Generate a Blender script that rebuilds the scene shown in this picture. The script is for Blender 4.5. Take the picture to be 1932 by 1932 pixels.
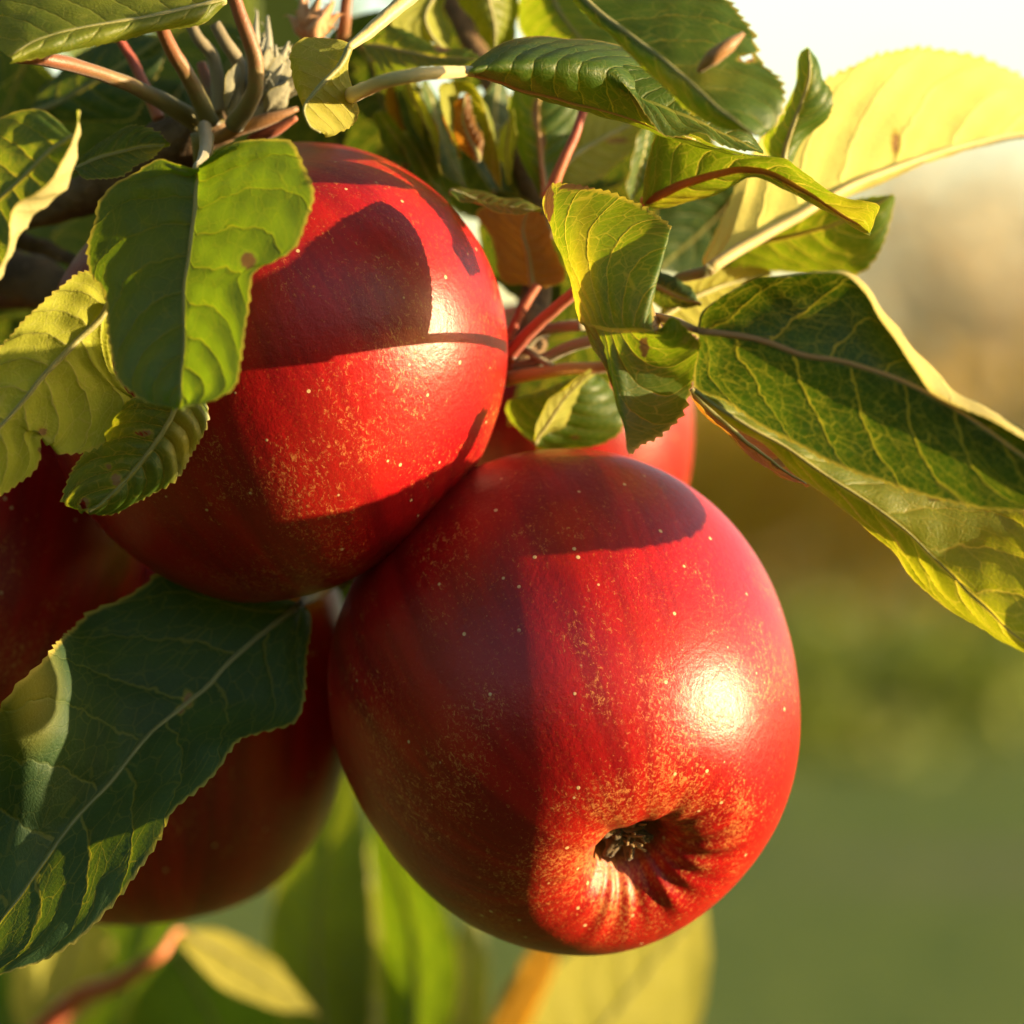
import bpy, bmesh, math, random
import numpy as np
from mathutils import Vector, Matrix
random.seed(7); rng = np.random.default_rng(7)
for o in list(bpy.data.objects): bpy.data.objects.remove(o)
sc = bpy.context.scene

# ------------------------------------------------------------------ camera, sky, sun, exposure
D, W, H = 0.80, 0.165, 1.35            # distance to the fruit (m), width of the view there (m), eye height (m)
cam_d = bpy.data.cameras.new("camera"); cam = bpy.data.objects.new("camera", cam_d); sc.collection.objects.link(cam)
cam.location = (0, -D, H); cam.rotation_euler = (math.radians(90), 0, 0)
cam_d.sensor_width = 36; cam_d.lens = 36 * D / W; cam_d.clip_start = 0.02; cam_d.clip_end = 2000
cam_d.dof.use_dof = True; cam_d.dof.focus_distance = D - 0.044
cam_d.dof.aperture_fstop = (cam_d.lens / 1000) / 0.0125
sc.camera = cam
SUN = Vector((0.97, -0.14, 0.092)).normalized()
el, az = math.asin(SUN.z), math.atan2(SUN.x, SUN.y)
world = bpy.data.worlds.new("World"); sc.world = world; world.use_nodes = True
wn = world.node_tree; bg = wn.nodes["Background"]
sky = wn.nodes.new("ShaderNodeTexSky"); sky.sky_type = 'NISHITA'; sky.sun_disc = False
sky.sun_elevation = el; sky.sun_rotation = az; sky.air_density = 0.93; sky.dust_density = 1.0; sky.ozone_density = 1.0
wn.links.new(sky.outputs[0], bg.inputs[0]); bg.inputs[1].default_value = 0.13
sun_d = bpy.data.lights.new("sun", 'SUN'); sun_d.energy = 3.8; sun_d.angle = math.radians(0.5); sun_d.color = (1.0, 0.74, 0.40)
sun = bpy.data.objects.new("sun", sun_d); sc.collection.objects.link(sun)
sun.rotation_euler = (-SUN).to_track_quat('-Z', 'Y').to_euler(); sun.location = SUN * 5 + Vector((0, 0, H))
vs = sc.view_settings; vs.view_transform = 'Standard'; vs.look = 'None'; vs.gamma = 1.0; vs.use_curve_mapping = False; vs.exposure = 2.05
sc.cycles.use_denoising = True
sc.cycles.max_bounces = 8; sc.cycles.transmission_bounces = 6; sc.cycles.sample_clamp_indirect = 6.0

# ------------------------------------------------------------------ helpers
PX = 1932.0
CM = W / PX * 100.0                     # centimetres per picture unit at the fruit
def P(x, y, d=0.0):
    """picture position (0..1932) and depth behind the fruit plane (cm) -> point in the world"""
    k = W / PX * (D + d / 100.0) / D
    return np.array([(x - PX / 2) * k, d / 100.0, H - (y - PX / 2) * k])
C = sc.collection
def tag(o, label=None, cat=None, group=None, kind=None):
    if label: o["label"] = label
    if cat: o["category"] = cat
    if group: o["group"] = group
    if kind: o["kind"] = kind
    return o
def empty(name, loc, label, cat, group=None):
    o = bpy.data.objects.new(name, None); C.objects.link(o); o.location = loc; o.empty_display_size = 0.01
    return tag(o, label, cat, group)
def add_mesh(name, verts, faces, mat, parent=None, smooth=True, uvs=None, attrs=None, loops=None):
    me = bpy.data.meshes.new(name)
    me.from_pydata([tuple(v) for v in verts], [], faces)
    if smooth: me.polygons.foreach_set("use_smooth", [True] * len(me.polygons))
    if uvs:
        li = np.empty(len(me.loops), dtype=np.int32); me.loops.foreach_get("vertex_index", li)
        for un, arr in uvs.items():
            l = me.uv_layers.new(name=un); l.data.foreach_set("uv", np.asarray(arr, dtype=np.float32)[li].ravel())
    if attrs:
        for an, arr in attrs.items():
            arr = np.asarray(arr, dtype=np.float32)
            if arr.ndim == 1: a = me.attributes.new(an, 'FLOAT', 'POINT'); a.data.foreach_set("value", arr)
            else: a = me.attributes.new(an, 'FLOAT_VECTOR', 'POINT'); a.data.foreach_set("vector", arr.ravel())
    for m in (mat if isinstance(mat, (list, tuple)) else [mat]): me.materials.append(m)
    me.update()
    o = bpy.data.objects.new(name, me); C.objects.link(o)
    if parent is not None:
        o.parent = parent
        t = parent.location if parent.type == 'EMPTY' else Vector((0, 0, 0))
        o.matrix_parent_inverse = Matrix.Translation(-t)
    return o
def resample(pts, n, tw=None):
    """Catmull-Rom through pts, n points even by chord length"""
    pts = np.asarray(pts, float)
    if len(pts) == 1: return np.repeat(pts, n, 0)
    seg = np.linalg.norm(np.diff(pts, axis=0), axis=1) + 1e-9
    u = np.concatenate([[0], np.cumsum(seg)]); u /= u[-1]
    t = np.linspace(0, 1, n) if tw is None else tw
    m = np.empty_like(pts)
    m[1:-1] = (pts[2:] - pts[:-2]) / (u[2:] - u[:-2])[:, None]
    m[0] = (pts[1] - pts[0]) / (u[1] - u[0]); m[-1] = (pts[-1] - pts[-2]) / (u[-1] - u[-2])
    i = np.clip(np.searchsorted(u, t, side='right') - 1, 0, len(u) - 2)
    h = (u[i + 1] - u[i]); s = (t - u[i]) / h; h = h[:, None]; s = s[:, None]
    return ((2*s**3 - 3*s**2 + 1) * pts[i] + (s**3 - 2*s**2 + s) * h * m[i] + (-2*s**3 + 3*s**2) * pts[i+1] + (s**3 - s**2) * h * m[i+1])
def tube_geo(pts, radii, n=24, sides=10, lump=0.0, seed=0):
    p = resample(pts, n); r = np.interp(np.linspace(0, 1, n), np.linspace(0, 1, len(radii)), radii)
    tan = np.gradient(p, axis=0); tan /= np.linalg.norm(tan, axis=1)[:, None] + 1e-12
    ref = np.array([0.13, 0.2, 0.97]) if abs(tan[0][2]) < 0.9 else np.array([1, 0.1, 0])
    verts = []; g = np.random.default_rng(seed)
    ph = g.random(4) * 6.28
    nrm = np.cross(tan[0], ref); nrm /= np.linalg.norm(nrm)
    for i in range(n):
        nrm = nrm - tan[i] * np.dot(nrm, tan[i]); nrm /= np.linalg.norm(nrm)
        bi = np.cross(tan[i], nrm)
        for k in range(sides):
            a = 2 * math.pi * k / sides
            rr = r[i] * (1 + lump * (math.sin(3*a + ph[0] + i*0.35) * 0.5 + math.sin(5*a + i*0.8 + ph[1]) * 0.35 + math.sin(i*1.3 + ph[2] + a) * 0.5))
            verts.append(p[i] + rr * (math.cos(a) * nrm + math.sin(a) * bi))
    faces = [(i*sides + k, i*sides + (k+1) % sides, (i+1)*sides + (k+1) % sides, (i+1)*sides + k) for i in range(n-1) for k in range(sides)]
    verts.append(p[0]); verts.append(p[-1]); a, b = len(verts) - 2, len(verts) - 1
    faces += [(a, (k+1) % sides, k) for k in range(sides)] + [(b, (n-1)*sides + k, (n-1)*sides + (k+1) % sides) for k in range(sides)]
    return verts, faces
def tube(name, pts, radii, mat, parent, n=24, sides=10, lump=0.05, seed=0, label=None):
    v, f = tube_geo(pts, radii, n, sides, lump, seed)
    al = np.repeat(np.linspace(0, 1, n), sides); al = np.concatenate([al, [0, 1]])
    o = add_mesh(name, v, f, mat, parent, attrs={"along": al})
    if label: o["label"] = label
    return o
def merge_geo(parts):
    V, F = [], []
    for v, f in parts:
        b = len(V); V += list(v); F += [tuple(i + b for i in q) for q in f]
    return V, F

# ------------------------------------------------------------------ materials
def new_mat(name):
    m = bpy.data.materials.new(name); m.use_nodes = True; nt = m.node_tree
    for n in list(nt.nodes): nt.nodes.remove(n)
    return m, nt
class NT:
    def __init__(s, nt): s.nt = nt
    def n(s, typ, props=None, **inp):
        nd = s.nt.nodes.new(typ)
        for k, v in (props or {}).items(): setattr(nd, k, v)
        for k, v in inp.items():
            key = int(k[1:]) if k[0] == 'i' and k[1:].isdigit() else k.replace('_', ' ')
            s.set(nd.inputs[key], v)
        return nd
    def set(s, sock, v):
        if isinstance(v, bpy.types.NodeSocket): s.nt.links.new(v, sock)
        elif isinstance(v, (tuple, list)) and sock.type == 'RGBA' and len(v) == 3: sock.default_value = (*v, 1)
        else: sock.default_value = v
    def math(s, op, a, b=0.0, c=None, clamp=False):
        nd = s.nt.nodes.new("ShaderNodeMath"); nd.operation = op; nd.use_clamp = clamp
        s.set(nd.inputs[0], a); s.set(nd.inputs[1], b)
        if c is not None: s.set(nd.inputs[2], c)
        return nd.outputs[0]
    def step(s, v, lo, hi, a=0.0, b=1.0):
        nd = s.nt.nodes.new("ShaderNodeMapRange"); nd.interpolation_type = 'SMOOTHSTEP'
        for i, x in enumerate((v, lo, hi, a, b)): s.set(nd.inputs[i], x)
        return nd.outputs[0]
    def mix(s, f, a, b, mode='MIX'):
        nd = s.nt.nodes.new("ShaderNodeMix"); nd.data_type = 'RGBA'; nd.blend_type = mode
        s.set(nd.inputs[0], f); s.set(nd.inputs[6], a); s.set(nd.inputs[7], b); return nd.outputs[2]
    def vmul(s, v, xyz):
        nd = s.nt.nodes.new("ShaderNodeVectorMath"); nd.operation = 'MULTIPLY'; s.set(nd.inputs[0], v); nd.inputs[1].default_value = xyz; return nd.outputs[0]
    def noise(s, v, scale, detail=3.0, rough=0.5, dist=0.0):
        nd = s.n("ShaderNodeTexNoise"); s.set(nd.inputs["Vector"], v); s.set(nd.inputs["Scale"], scale)
        nd.inputs["Detail"].default_value = detail; nd.inputs["Roughness"].default_value = rough; nd.inputs["Distortion"].default_value = dist
        return nd.outputs[0]
def leaf_material(name, top=(0.032, 0.085, 0.007), top2=(0.065, 0.12, 0.009), under=(0.13, 0.17, 0.045), trans=(0.21, 0.30, 0.006),
                  vein=(0.26, 0.27, 0.05), veint=(0.80, 0.66, 0.06), tmix=0.42, rough=0.42, fine=0.6, bump=1.0):
    m, nt = new_mat(name); g = NT(nt)
    nat = g.n("ShaderNodeUVMap", {"uv_map": "natural"}).outputs[0]
    vq = g.n("ShaderNodeUVMap", {"uv_map": "veins"}).outputs[0]
    def at(n): return g.n("ShaderNodeAttribute", {"attribute_name": n}).outputs["Fac"]
    dmg, yel, edge = at("damage"), at("yellow"), at("edge")
    sn = g.n("ShaderNodeSeparateXYZ"); g.set(sn.inputs[0], nat); X, Y = sn.outputs[0], sn.outputs[1]
    sv = g.n("ShaderNodeSeparateXYZ"); g.set(sv.inputs[0], vq); Q, S = sv.outputs[0], sv.outputs[1]
    # wobble so that the veins are not ruled lines
    wob = g.math('MULTIPLY', g.math('SUBTRACT', g.noise(nat, 3.2, 2.0), 0.5), 0.30)
    q = g.math('ADD', Q, wob)
    f = g.math('ABSOLUTE', g.math('SUBTRACT', g.math('FRACT', q), 0.5))
    w = g.step(S, 0.0, 1.0, 0.040, 0.016)
    sec = g.step(f, w, g.math('MULTIPLY', w, 0.35), 0.0, 1.0)
    secr = g.step(f, g.math('MULTIPLY', w, 3.2), 0.0, 0.0, 1.0)          # wide soft groove for the relief
    mid = g.step(g.math('ABSOLUTE', X), 0.050, 0.028)
    cv = g.n("ShaderNodeCombineXYZ"); g.set(cv.inputs[0], g.math('MULTIPLY', q, 2.3)); g.set(cv.inputs[1], g.math('MULTIPLY', X, 3.6))
    dist = g.n("ShaderNodeTexVoronoi", {"feature": 'DISTANCE_TO_EDGE'}, Scale=1.0); g.set(dist.inputs["Vector"], cv.outputs[0])
    ter = g.step(dist.outputs["Distance"], 0.034, 0.010)
    d2 = g.n("ShaderNodeTexVoronoi", {"feature": 'DISTANCE_TO_EDGE'}, Scale=9.0); g.set(d2.inputs["Vector"], nat)
    ret = g.step(d2.outputs["Distance"], 0.07, 0.025)
    V = g.math('MAXIMUM', mid, g.math('MULTIPLY', sec, 0.95))
    V = g.math('MAXIMUM', V, g.math('MULTIPLY', ter, 0.45))
    V = g.math('MAXIMUM', V, g.math('MULTIPLY', ret, 0.22 * fine))
    big = g.noise(nat, 1.1, 3.0); small = g.noise(nat, 16.0, 3.0, 0.6)
    vary = g.math('ADD', g.math('MULTIPLY', big, 0.9), g.math('MULTIPLY', small, 0.35))
    ctop = g.mix(g.step(vary, 0.40, 0.85), top, top2)
    ctop = g.mix(g.math('MULTIPLY', yel, 0.85), ctop, (0.34, 0.30, 0.02))
    ctop = g.mix(g.math('MULTIPLY', V, 0.55), ctop, vein)
    cund = g.mix(g.step(vary, 0.35, 0.9), under, tuple(c * 1.25 for c in under))
    cund = g.mix(g.math('MULTIPLY', yel, 0.6), cund, (0.42, 0.36, 0.06))
    cund = g.mix(g.math('MULTIPLY', V, 0.5), cund, (0.40, 0.38, 0.17))
    back = g.n("ShaderNodeNewGeometry").outputs["Backfacing"]
    col = g.mix(back, ctop, cund)
    rim = g.step(edge, 0.955, 0.995)
    col = g.mix(g.math('MULTIPLY', rim, 0.8), col, (0.42, 0.34, 0.06))
    halo = g.math('MULTIPLY', g.step(dmg, 0.05, 0.40), 0.75)
    col = g.mix(halo, col, (0.34, 0.26, 0.03))
    brown = g.step(g.math('ADD', dmg, g.math('MULTIPLY', g.math('SUBTRACT', g.noise(nat, 9.0, 4.0, 0.65), 0.5), 1.5)), 0.45, 0.70)
    col = g.mix(brown, col, (0.24, 0.135, 0.045))
    tcol = g.mix(g.step(vary, 0.4, 0.9), trans, tuple(min(1, c * 1.35) for c in trans))
    tcol = g.mix(yel, tcol, (0.62, 0.50, 0.02))
    tcol = g.mix(V, tcol, veint)
    tcol = g.mix(g.math('MULTIPLY', rim, 0.6), tcol, (0.85, 0.66, 0.08))
    tcol = g.mix(brown, tcol, (0.30, 0.15, 0.04))
    hgt = g.math('ADD', g.math('MULTIPLY', V, -0.5), g.math('MULTIPLY', secr, -0.8))
    hgt = g.math('ADD', hgt, g.math('MULTIPLY', g.noise(nat, 22.0, 3.0), 0.9))
    bmp = g.n("ShaderNodeBump", Strength=0.55 * bump, Distance=0.00022); g.set(bmp.inputs["Height"], hgt)
    pb = g.n("ShaderNodeBsdfPrincipled"); g.set(pb.inputs["Base Color"], col); g.set(pb.inputs["Normal"], bmp.outputs[0])
    g.set(pb.inputs["Roughness"], g.math('ADD', g.math('MULTIPLY', back, 0.28), g.math('ADD', rough, g.math('MULTIPLY', small, 0.12))))
    g.set(pb.inputs["Specular IOR Level"], g.math('SUBTRACT', 0.5, g.math('MULTIPLY', back, 0.3)))
    tr = g.n("ShaderNodeBsdfTranslucent"); g.set(tr.inputs["Color"], tcol); g.set(tr.inputs["Normal"], bmp.outputs[0])
    mx = g.n("ShaderNodeMixShader"); g.set(mx.inputs[0], g.math('MULTIPLY', g.math('SUBTRACT', 1.0, g.math('MULTIPLY', brown, 0.6)), tmix))
    g.set(mx.inputs[1], pb.outputs[0]); g.set(mx.inputs[2], tr.outputs[0])
    out = g.n("ShaderNodeOutputMaterial"); g.set(out.inputs[0], mx.outputs[0])
    return m
M_LEAF = leaf_material("leaf_green")
M_LEAFM = leaf_material("leaf_mid_green", top=(0.028, 0.075, 0.008), top2=(0.055, 0.105, 0.010), trans=(0.15, 0.25, 0.006), vein=(0.11, 0.15, 0.02), veint=(0.30, 0.36, 0.01), fine=0.3)
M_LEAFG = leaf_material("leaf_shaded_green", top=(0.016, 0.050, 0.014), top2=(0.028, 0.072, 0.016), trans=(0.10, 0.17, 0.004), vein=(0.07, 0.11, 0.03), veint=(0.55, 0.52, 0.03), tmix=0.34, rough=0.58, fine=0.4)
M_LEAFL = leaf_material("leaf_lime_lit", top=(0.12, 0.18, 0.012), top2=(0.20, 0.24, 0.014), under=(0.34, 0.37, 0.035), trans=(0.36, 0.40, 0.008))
M_LEAFR = leaf_material("leaf_green_pale_back", top=(0.035, 0.085, 0.010), top2=(0.07, 0.12, 0.012), under=(0.52, 0.46, 0.22), trans=(0.22, 0.30, 0.01))
M_LEAFW = leaf_material("bud_scale_woolly", top=(0.22, 0.22, 0.15), top2=(0.30, 0.29, 0.20), under=(0.25, 0.24, 0.16), trans=(0.25, 0.25, 0.12), vein=(0.25, 0.24, 0.17), veint=(0.3, 0.3, 0.15), tmix=0.2, rough=0.85)
M_LEAFY = leaf_material("leaf_yellow_green", top=(0.085, 0.13, 0.010), top2=(0.17, 0.20, 0.014), under=(0.24, 0.26, 0.045), trans=(0.34, 0.36, 0.008))
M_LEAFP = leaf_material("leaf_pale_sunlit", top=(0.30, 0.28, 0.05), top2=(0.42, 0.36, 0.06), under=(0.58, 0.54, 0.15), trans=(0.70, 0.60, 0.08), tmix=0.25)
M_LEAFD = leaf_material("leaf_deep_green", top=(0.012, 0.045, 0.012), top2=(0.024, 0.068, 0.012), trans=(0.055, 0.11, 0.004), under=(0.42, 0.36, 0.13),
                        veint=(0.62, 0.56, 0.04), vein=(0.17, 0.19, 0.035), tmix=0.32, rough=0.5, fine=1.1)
M_LEAFB = leaf_material("leaf_brown_red", top=(0.15, 0.07, 0.014), top2=(0.20, 0.09, 0.016), under=(0.20, 0.11, 0.04), trans=(0.42, 0.17, 0.012),
                        vein=(0.3, 0.16, 0.05), veint=(0.5, 0.25, 0.04))

def stalk_material(name, c1, c2, rough=0.5):
    m, nt = new_mat(name); g = NT(nt)
    geo = g.n("ShaderNodeNewGeometry"); obj = g.n("ShaderNodeTexCoord").outputs["Object"]
    al = g.n("ShaderNodeAttribute", {"attribute_name": "along"}).outputs["Fac"]
    n1 = g.noise(obj, 900.0, 3.0)
    col = g.mix(g.step(g.math('ADD', al, g.math('MULTIPLY', g.math('SUBTRACT', n1, 0.5), 0.5)), 0.1, 0.9), c1, c2)
    bmp = g.n("ShaderNodeBump", Strength=0.4, Distance=0.0002); g.set(bmp.inputs["Height"], g.noise(obj, 2500.0, 2.0))
    pb = g.n("ShaderNodeBsdfPrincipled", Roughness=rough); g.set(pb.inputs["Base Color"], col); g.set(pb.inputs["Normal"], bmp.outputs[0])
    pb.inputs["Subsurface Weight"].default_value = 0.0
    pb.inputs["Sheen Weight"].default_value = 0.25; pb.inputs["Sheen Roughness"].default_value = 0.5
    out = g.n("ShaderNodeOutputMaterial"); g.set(out.inputs[0], pb.outputs[0]); return m
M_STK = stalk_material("stalk_green_red", (0.20, 0.060, 0.018), (0.15, 0.14, 0.04))
M_STKR = stalk_material("stalk_red", (0.30, 0.045, 0.022), (0.36, 0.10, 0.04))
M_STKF = stalk_material("stalk_orange_red", (0.62, 0.10, 0.03), (0.50, 0.16, 0.05))
M_STKY = stalk_material("stalk_cream", (0.46, 0.36, 0.13), (0.50, 0.40, 0.15))
M_STKG = stalk_material("stalk_grey_wool", (0.17, 0.14, 0.08), (0.24, 0.22, 0.14), 0.8)
M_STKO = stalk_material("stalk_orange", (0.36, 0.17, 0.04), (0.22, 0.10, 0.03))
M_MID = stalk_material("midrib_pale", (0.24, 0.22, 0.06), (0.20, 0.20, 0.05))
M_MIDR = stalk_material("midrib_red", (0.42, 0.07, 0.035), (0.40, 0.16, 0.05))
M_MIDB = stalk_material("midrib_bronze", (0.40, 0.19, 0.06), (0.42, 0.28, 0.08))
M_WOOL = stalk_material("bud_wool", (0.25, 0.25, 0.19), (0.36, 0.35, 0.27), 0.9)
M_DRY = stalk_material("dried_blossom", (0.50, 0.26, 0.12), (0.62, 0.42, 0.24), 0.9)

def bark_material(name, c1, c2, sc1=160.0):
    m, nt = new_mat(name); g = NT(nt); obj = g.n("ShaderNodeTexCoord").outputs["Object"]
    n1 = g.noise(obj, sc1, 6.0, 0.65); n2 = g.noise(obj, sc1 * 5, 4.0, 0.6)
    col = g.mix(g.step(n1, 0.35, 0.65), c1, c2); col = g.mix(g.step(n2, 0.62, 0.72), col, tuple(min(1, c * 2.2) for c in c2))
    bmp = g.n("ShaderNodeBump", Strength=0.9, Distance=0.25 / sc1)
    g.set(bmp.inputs["Height"], g.math('ADD', n1, g.math('MULTIPLY', n2, 0.5)))
    pb = g.n("ShaderNodeBsdfPrincipled", Roughness=0.8); g.set(pb.inputs["Base Color"], col); g.set(pb.inputs["Normal"], bmp.outputs[0])
    out = g.n("ShaderNodeOutputMaterial"); g.set(out.inputs[0], pb.outputs[0]); return m
M_BARK = bark_material("bark_twig", (0.07, 0.040, 0.018), (0.17, 0.10, 0.045))
M_TRUNK = bark_material("bark_trunk", (0.10, 0.075, 0.05), (0.2, 0.15, 0.1), 12.0)

def apple_material():
    m, nt = new_mat("apple_skin"); g = NT(nt)
    u = g.n("ShaderNodeAttribute", {"attribute_name": "unit"}).outputs["Vector"]
    mer0 = g.n("ShaderNodeAttribute", {"attribute_name": "meridian"}).outputs["Vector"]   # stretched along the meridians
    lat = g.n("ShaderNodeAttribute", {"attribute_name": "lat"}).outputs["Fac"]           # 0 calyx .. 1 stem
    oi = g.n("ShaderNodeObjectInfo").outputs["Random"]
    off = g.n("ShaderNodeCombineXYZ"); g.set(off.inputs[0], g.math('MULTIPLY', oi, 40.0)); g.set(off.inputs[1], g.math('MULTIPLY', oi, 17.0))
    def sh(v):
        nd = g.n("ShaderNodeVectorMath", {"operation": 'ADD'}); g.set(nd.inputs[0], v); g.set(nd.inputs[1], off.outputs[0]); return nd.outputs[0]
    u, mer = sh(u), sh(mer0)
    streak = g.noise(mer, 4.0, 5.0, 0.62); blotch = g.noise(u, 1.6, 3.0)
    col = g.mix(g.step(streak, 0.36, 0.66), (0.19, 0.001, 0.004), (0.33, 0.003, 0.005))
    col = g.mix(g.math('MULTIPLY', g.step(blotch, 0.42, 0.72), 0.6), col, (0.37, 0.014, 0.007))
    # olive-brown flush round the stem end, orange flush round the eye
    col = g.mix(g.math('MULTIPLY', g.step(g.math('ADD', lat, g.math('MULTIPLY', blotch, 0.25)), 0.88, 1.06), 0.85), col, (0.26, 0.16, 0.03))
    eye = g.step(lat, 0.27, 0.02)
    # yellow flecking: worm-like fine marks, denser in patches and round the eye
    fl = g.noise(g.vmul(u, (1, 1, 0.6)), 58.0, 7.0, 0.74, 0.9)
    fl2 = g.noise(u, 62.0, 4.0, 0.7, 0.4)
    dens = g.math('ADD', g.math('MULTIPLY', g.step(g.noise(u, 2.4, 4.0, 0.6), 0.36, 0.66), 0.13), g.math('MULTIPLY', eye, 0.125))
    dens = g.math('ADD', dens, g.math('MULTIPLY', g.step(lat, 0.62, 0.25), 0.035))
    thr = g.math('SUBTRACT', 0.645, dens)
    fm = g.math('MULTIPLY', g.step(fl, thr, g.math('ADD', thr, 0.11)), g.step(fl2, 0.36, 0.60))
    col = g.mix(g.math('MULTIPLY', fm, 0.62), col, (0.60, 0.26, 0.07))
    grain = g.step(g.noise(u, 70.0, 5.0, 0.75), 0.55, 0.72)
    col = g.mix(g.math('MULTIPLY', g.math('MULTIPLY', grain, g.step(g.noise(u, 3.0, 3.0), 0.30, 0.60)), 0.50), col, (0.55, 0.16, 0.03))
    # lenticels
    vor = g.n("ShaderNodeTexVoronoi", {"feature": 'F1'}, Scale=9.5, Randomness=1.0); g.set(vor.inputs["Vector"], u)
    pick = g.step(g.noise(u, 7.0, 1.0), 0.38, 0.48)
    dot = g.math('MULTIPLY', g.step(vor.outputs["Distance"], 0.095, 0.055), pick)
    col = g.mix(g.math('MULTIPLY', dot, 0.85), col, (0.66, 0.48, 0.24))
    # bottom of the eye basin
    col = g.mix(g.step(lat, 0.075, 0.03), col, (0.20, 0.13, 0.04))
    fine = g.noise(u, 95.0, 4.0, 0.7)
    bmp = g.n("ShaderNodeBump", Strength=0.16, Distance=0.0005)
    g.set(bmp.inputs["Height"], g.math('ADD', g.math('ADD', fine, g.math('MULTIPLY', g.noise(u, 30.0, 3.0), 1.6)), g.math('ADD', g.math('MULTIPLY', fm, 0.5), g.math('MULTIPLY', dot, 0.5))))
    pb = g.n("ShaderNodeBsdfPrincipled"); g.set(pb.inputs["Base Color"], col); g.set(pb.inputs["Normal"], bmp.outputs[0])
    g.set(pb.inputs["Roughness"], g.math('ADD', 0.27, g.math('ADD', g.math('MULTIPLY', fine, 0.12), g.math('MULTIPLY', fm, 0.10))))
    pb.inputs["Specular IOR Level"].default_value = 0.40
    out = g.n("ShaderNodeOutputMaterial"); g.set(out.inputs[0], pb.outputs[0]); return m
M_APPLE = apple_material()

def foliage_material(name, c1, c2, t):
    m, nt = new_mat(name); g = NT(nt)
    r = g.n("ShaderNodeAttribute", {"attribute_name": "shade"}).outputs["Fac"]
    col = g.mix(r, c1, c2)
    pb = g.n("ShaderNodeBsdfPrincipled", Roughness=0.6); g.set(pb.inputs["Base Color"], col)
    tr = g.n("ShaderNodeBsdfTranslucent"); g.set(tr.inputs["Color"], g.mix(0.5, col, t))
    mx = g.n("ShaderNodeMixShader"); mx.inputs[0].default_value = 0.35; g.set(mx.inputs[1], pb.outputs[0]); g.set(mx.inputs[2], tr.outputs[0])
    out = g.n("ShaderNodeOutputMaterial"); g.set(out.inputs[0], mx.outputs[0]); return m
M_FGREEN = foliage_material("foliage_green", (0.05, 0.085, 0.015), (0.10, 0.14, 0.02), (0.2, 0.25, 0.02))
M_FBUSH = foliage_material("foliage_bush", (0.10, 0.145, 0.003), (0.16, 0.18, 0.005), (0.2, 0.25, 0.01))
M_FOCHRE = foliage_material("foliage_ochre", (0.38, 0.23, 0.001), (0.55, 0.34, 0.002), (0.7, 0.45, 0.005))
M_FTAN = foliage_material("foliage_tan", (0.64, 0.53, 0.33), (0.76, 0.65, 0.43), (0.5, 0.4, 0.2))
def ground_material():
    m, nt = new_mat("meadow_grass"); g = NT(nt); obj = g.n("ShaderNodeTexCoord").outputs["Object"]
    a = g.noise(obj, 0.16, 3.0); b = g.noise(obj, 3.0, 5.0, 0.7)
    col = g.mix(g.step(b, 0.3, 0.7), (0.082, 0.118, 0.012), (0.130, 0.150, 0.022)); col = g.mix(g.math('MULTIPLY', g.step(a, 0.50, 0.66), 0.6), col, (0.18, 0.135, 0.07))
    bmp = g.n("ShaderNodeBump", Strength=1.0, Distance=0.15); g.set(bmp.inputs["Height"], b)
    pb = g.n("ShaderNodeBsdfPrincipled", Roughness=1.0); pb.inputs["Specular IOR Level"].default_value = 0.11; g.set(pb.inputs["Base Color"], col); g.set(pb.inputs["Normal"], bmp.outputs[0])
    out = g.n("ShaderNodeOutputMaterial"); g.set(out.inputs[0], pb.outputs[0]); return m
M_GROUND = ground_material()

# ------------------------------------------------------------------ ground, far trees
gv = []; gf = []
xs = np.concatenate([[-900, -300, -120], np.linspace(-60, 60, 41), [120, 300, 900]]); ys = np.concatenate([[-60], np.linspace(-10, 90, 41), [150, 300, 900]])
for y in ys:
    for x in xs: gv.append((x, y, 0.06 * math.sin(x * 0.7 + y * 0.3) + 0.05 * math.sin(y * 0.9 - x * 0.4)))
nx = len(xs)
for j in range(len(ys) - 1):
    for i in range(nx - 1): gf.append((j*nx + i, j*nx + i + 1, (j+1)*nx + i + 1, (j+1)*nx + i))
tag(add_mesh("ground", gv, gf, M_GROUND), kind="structure")

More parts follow.
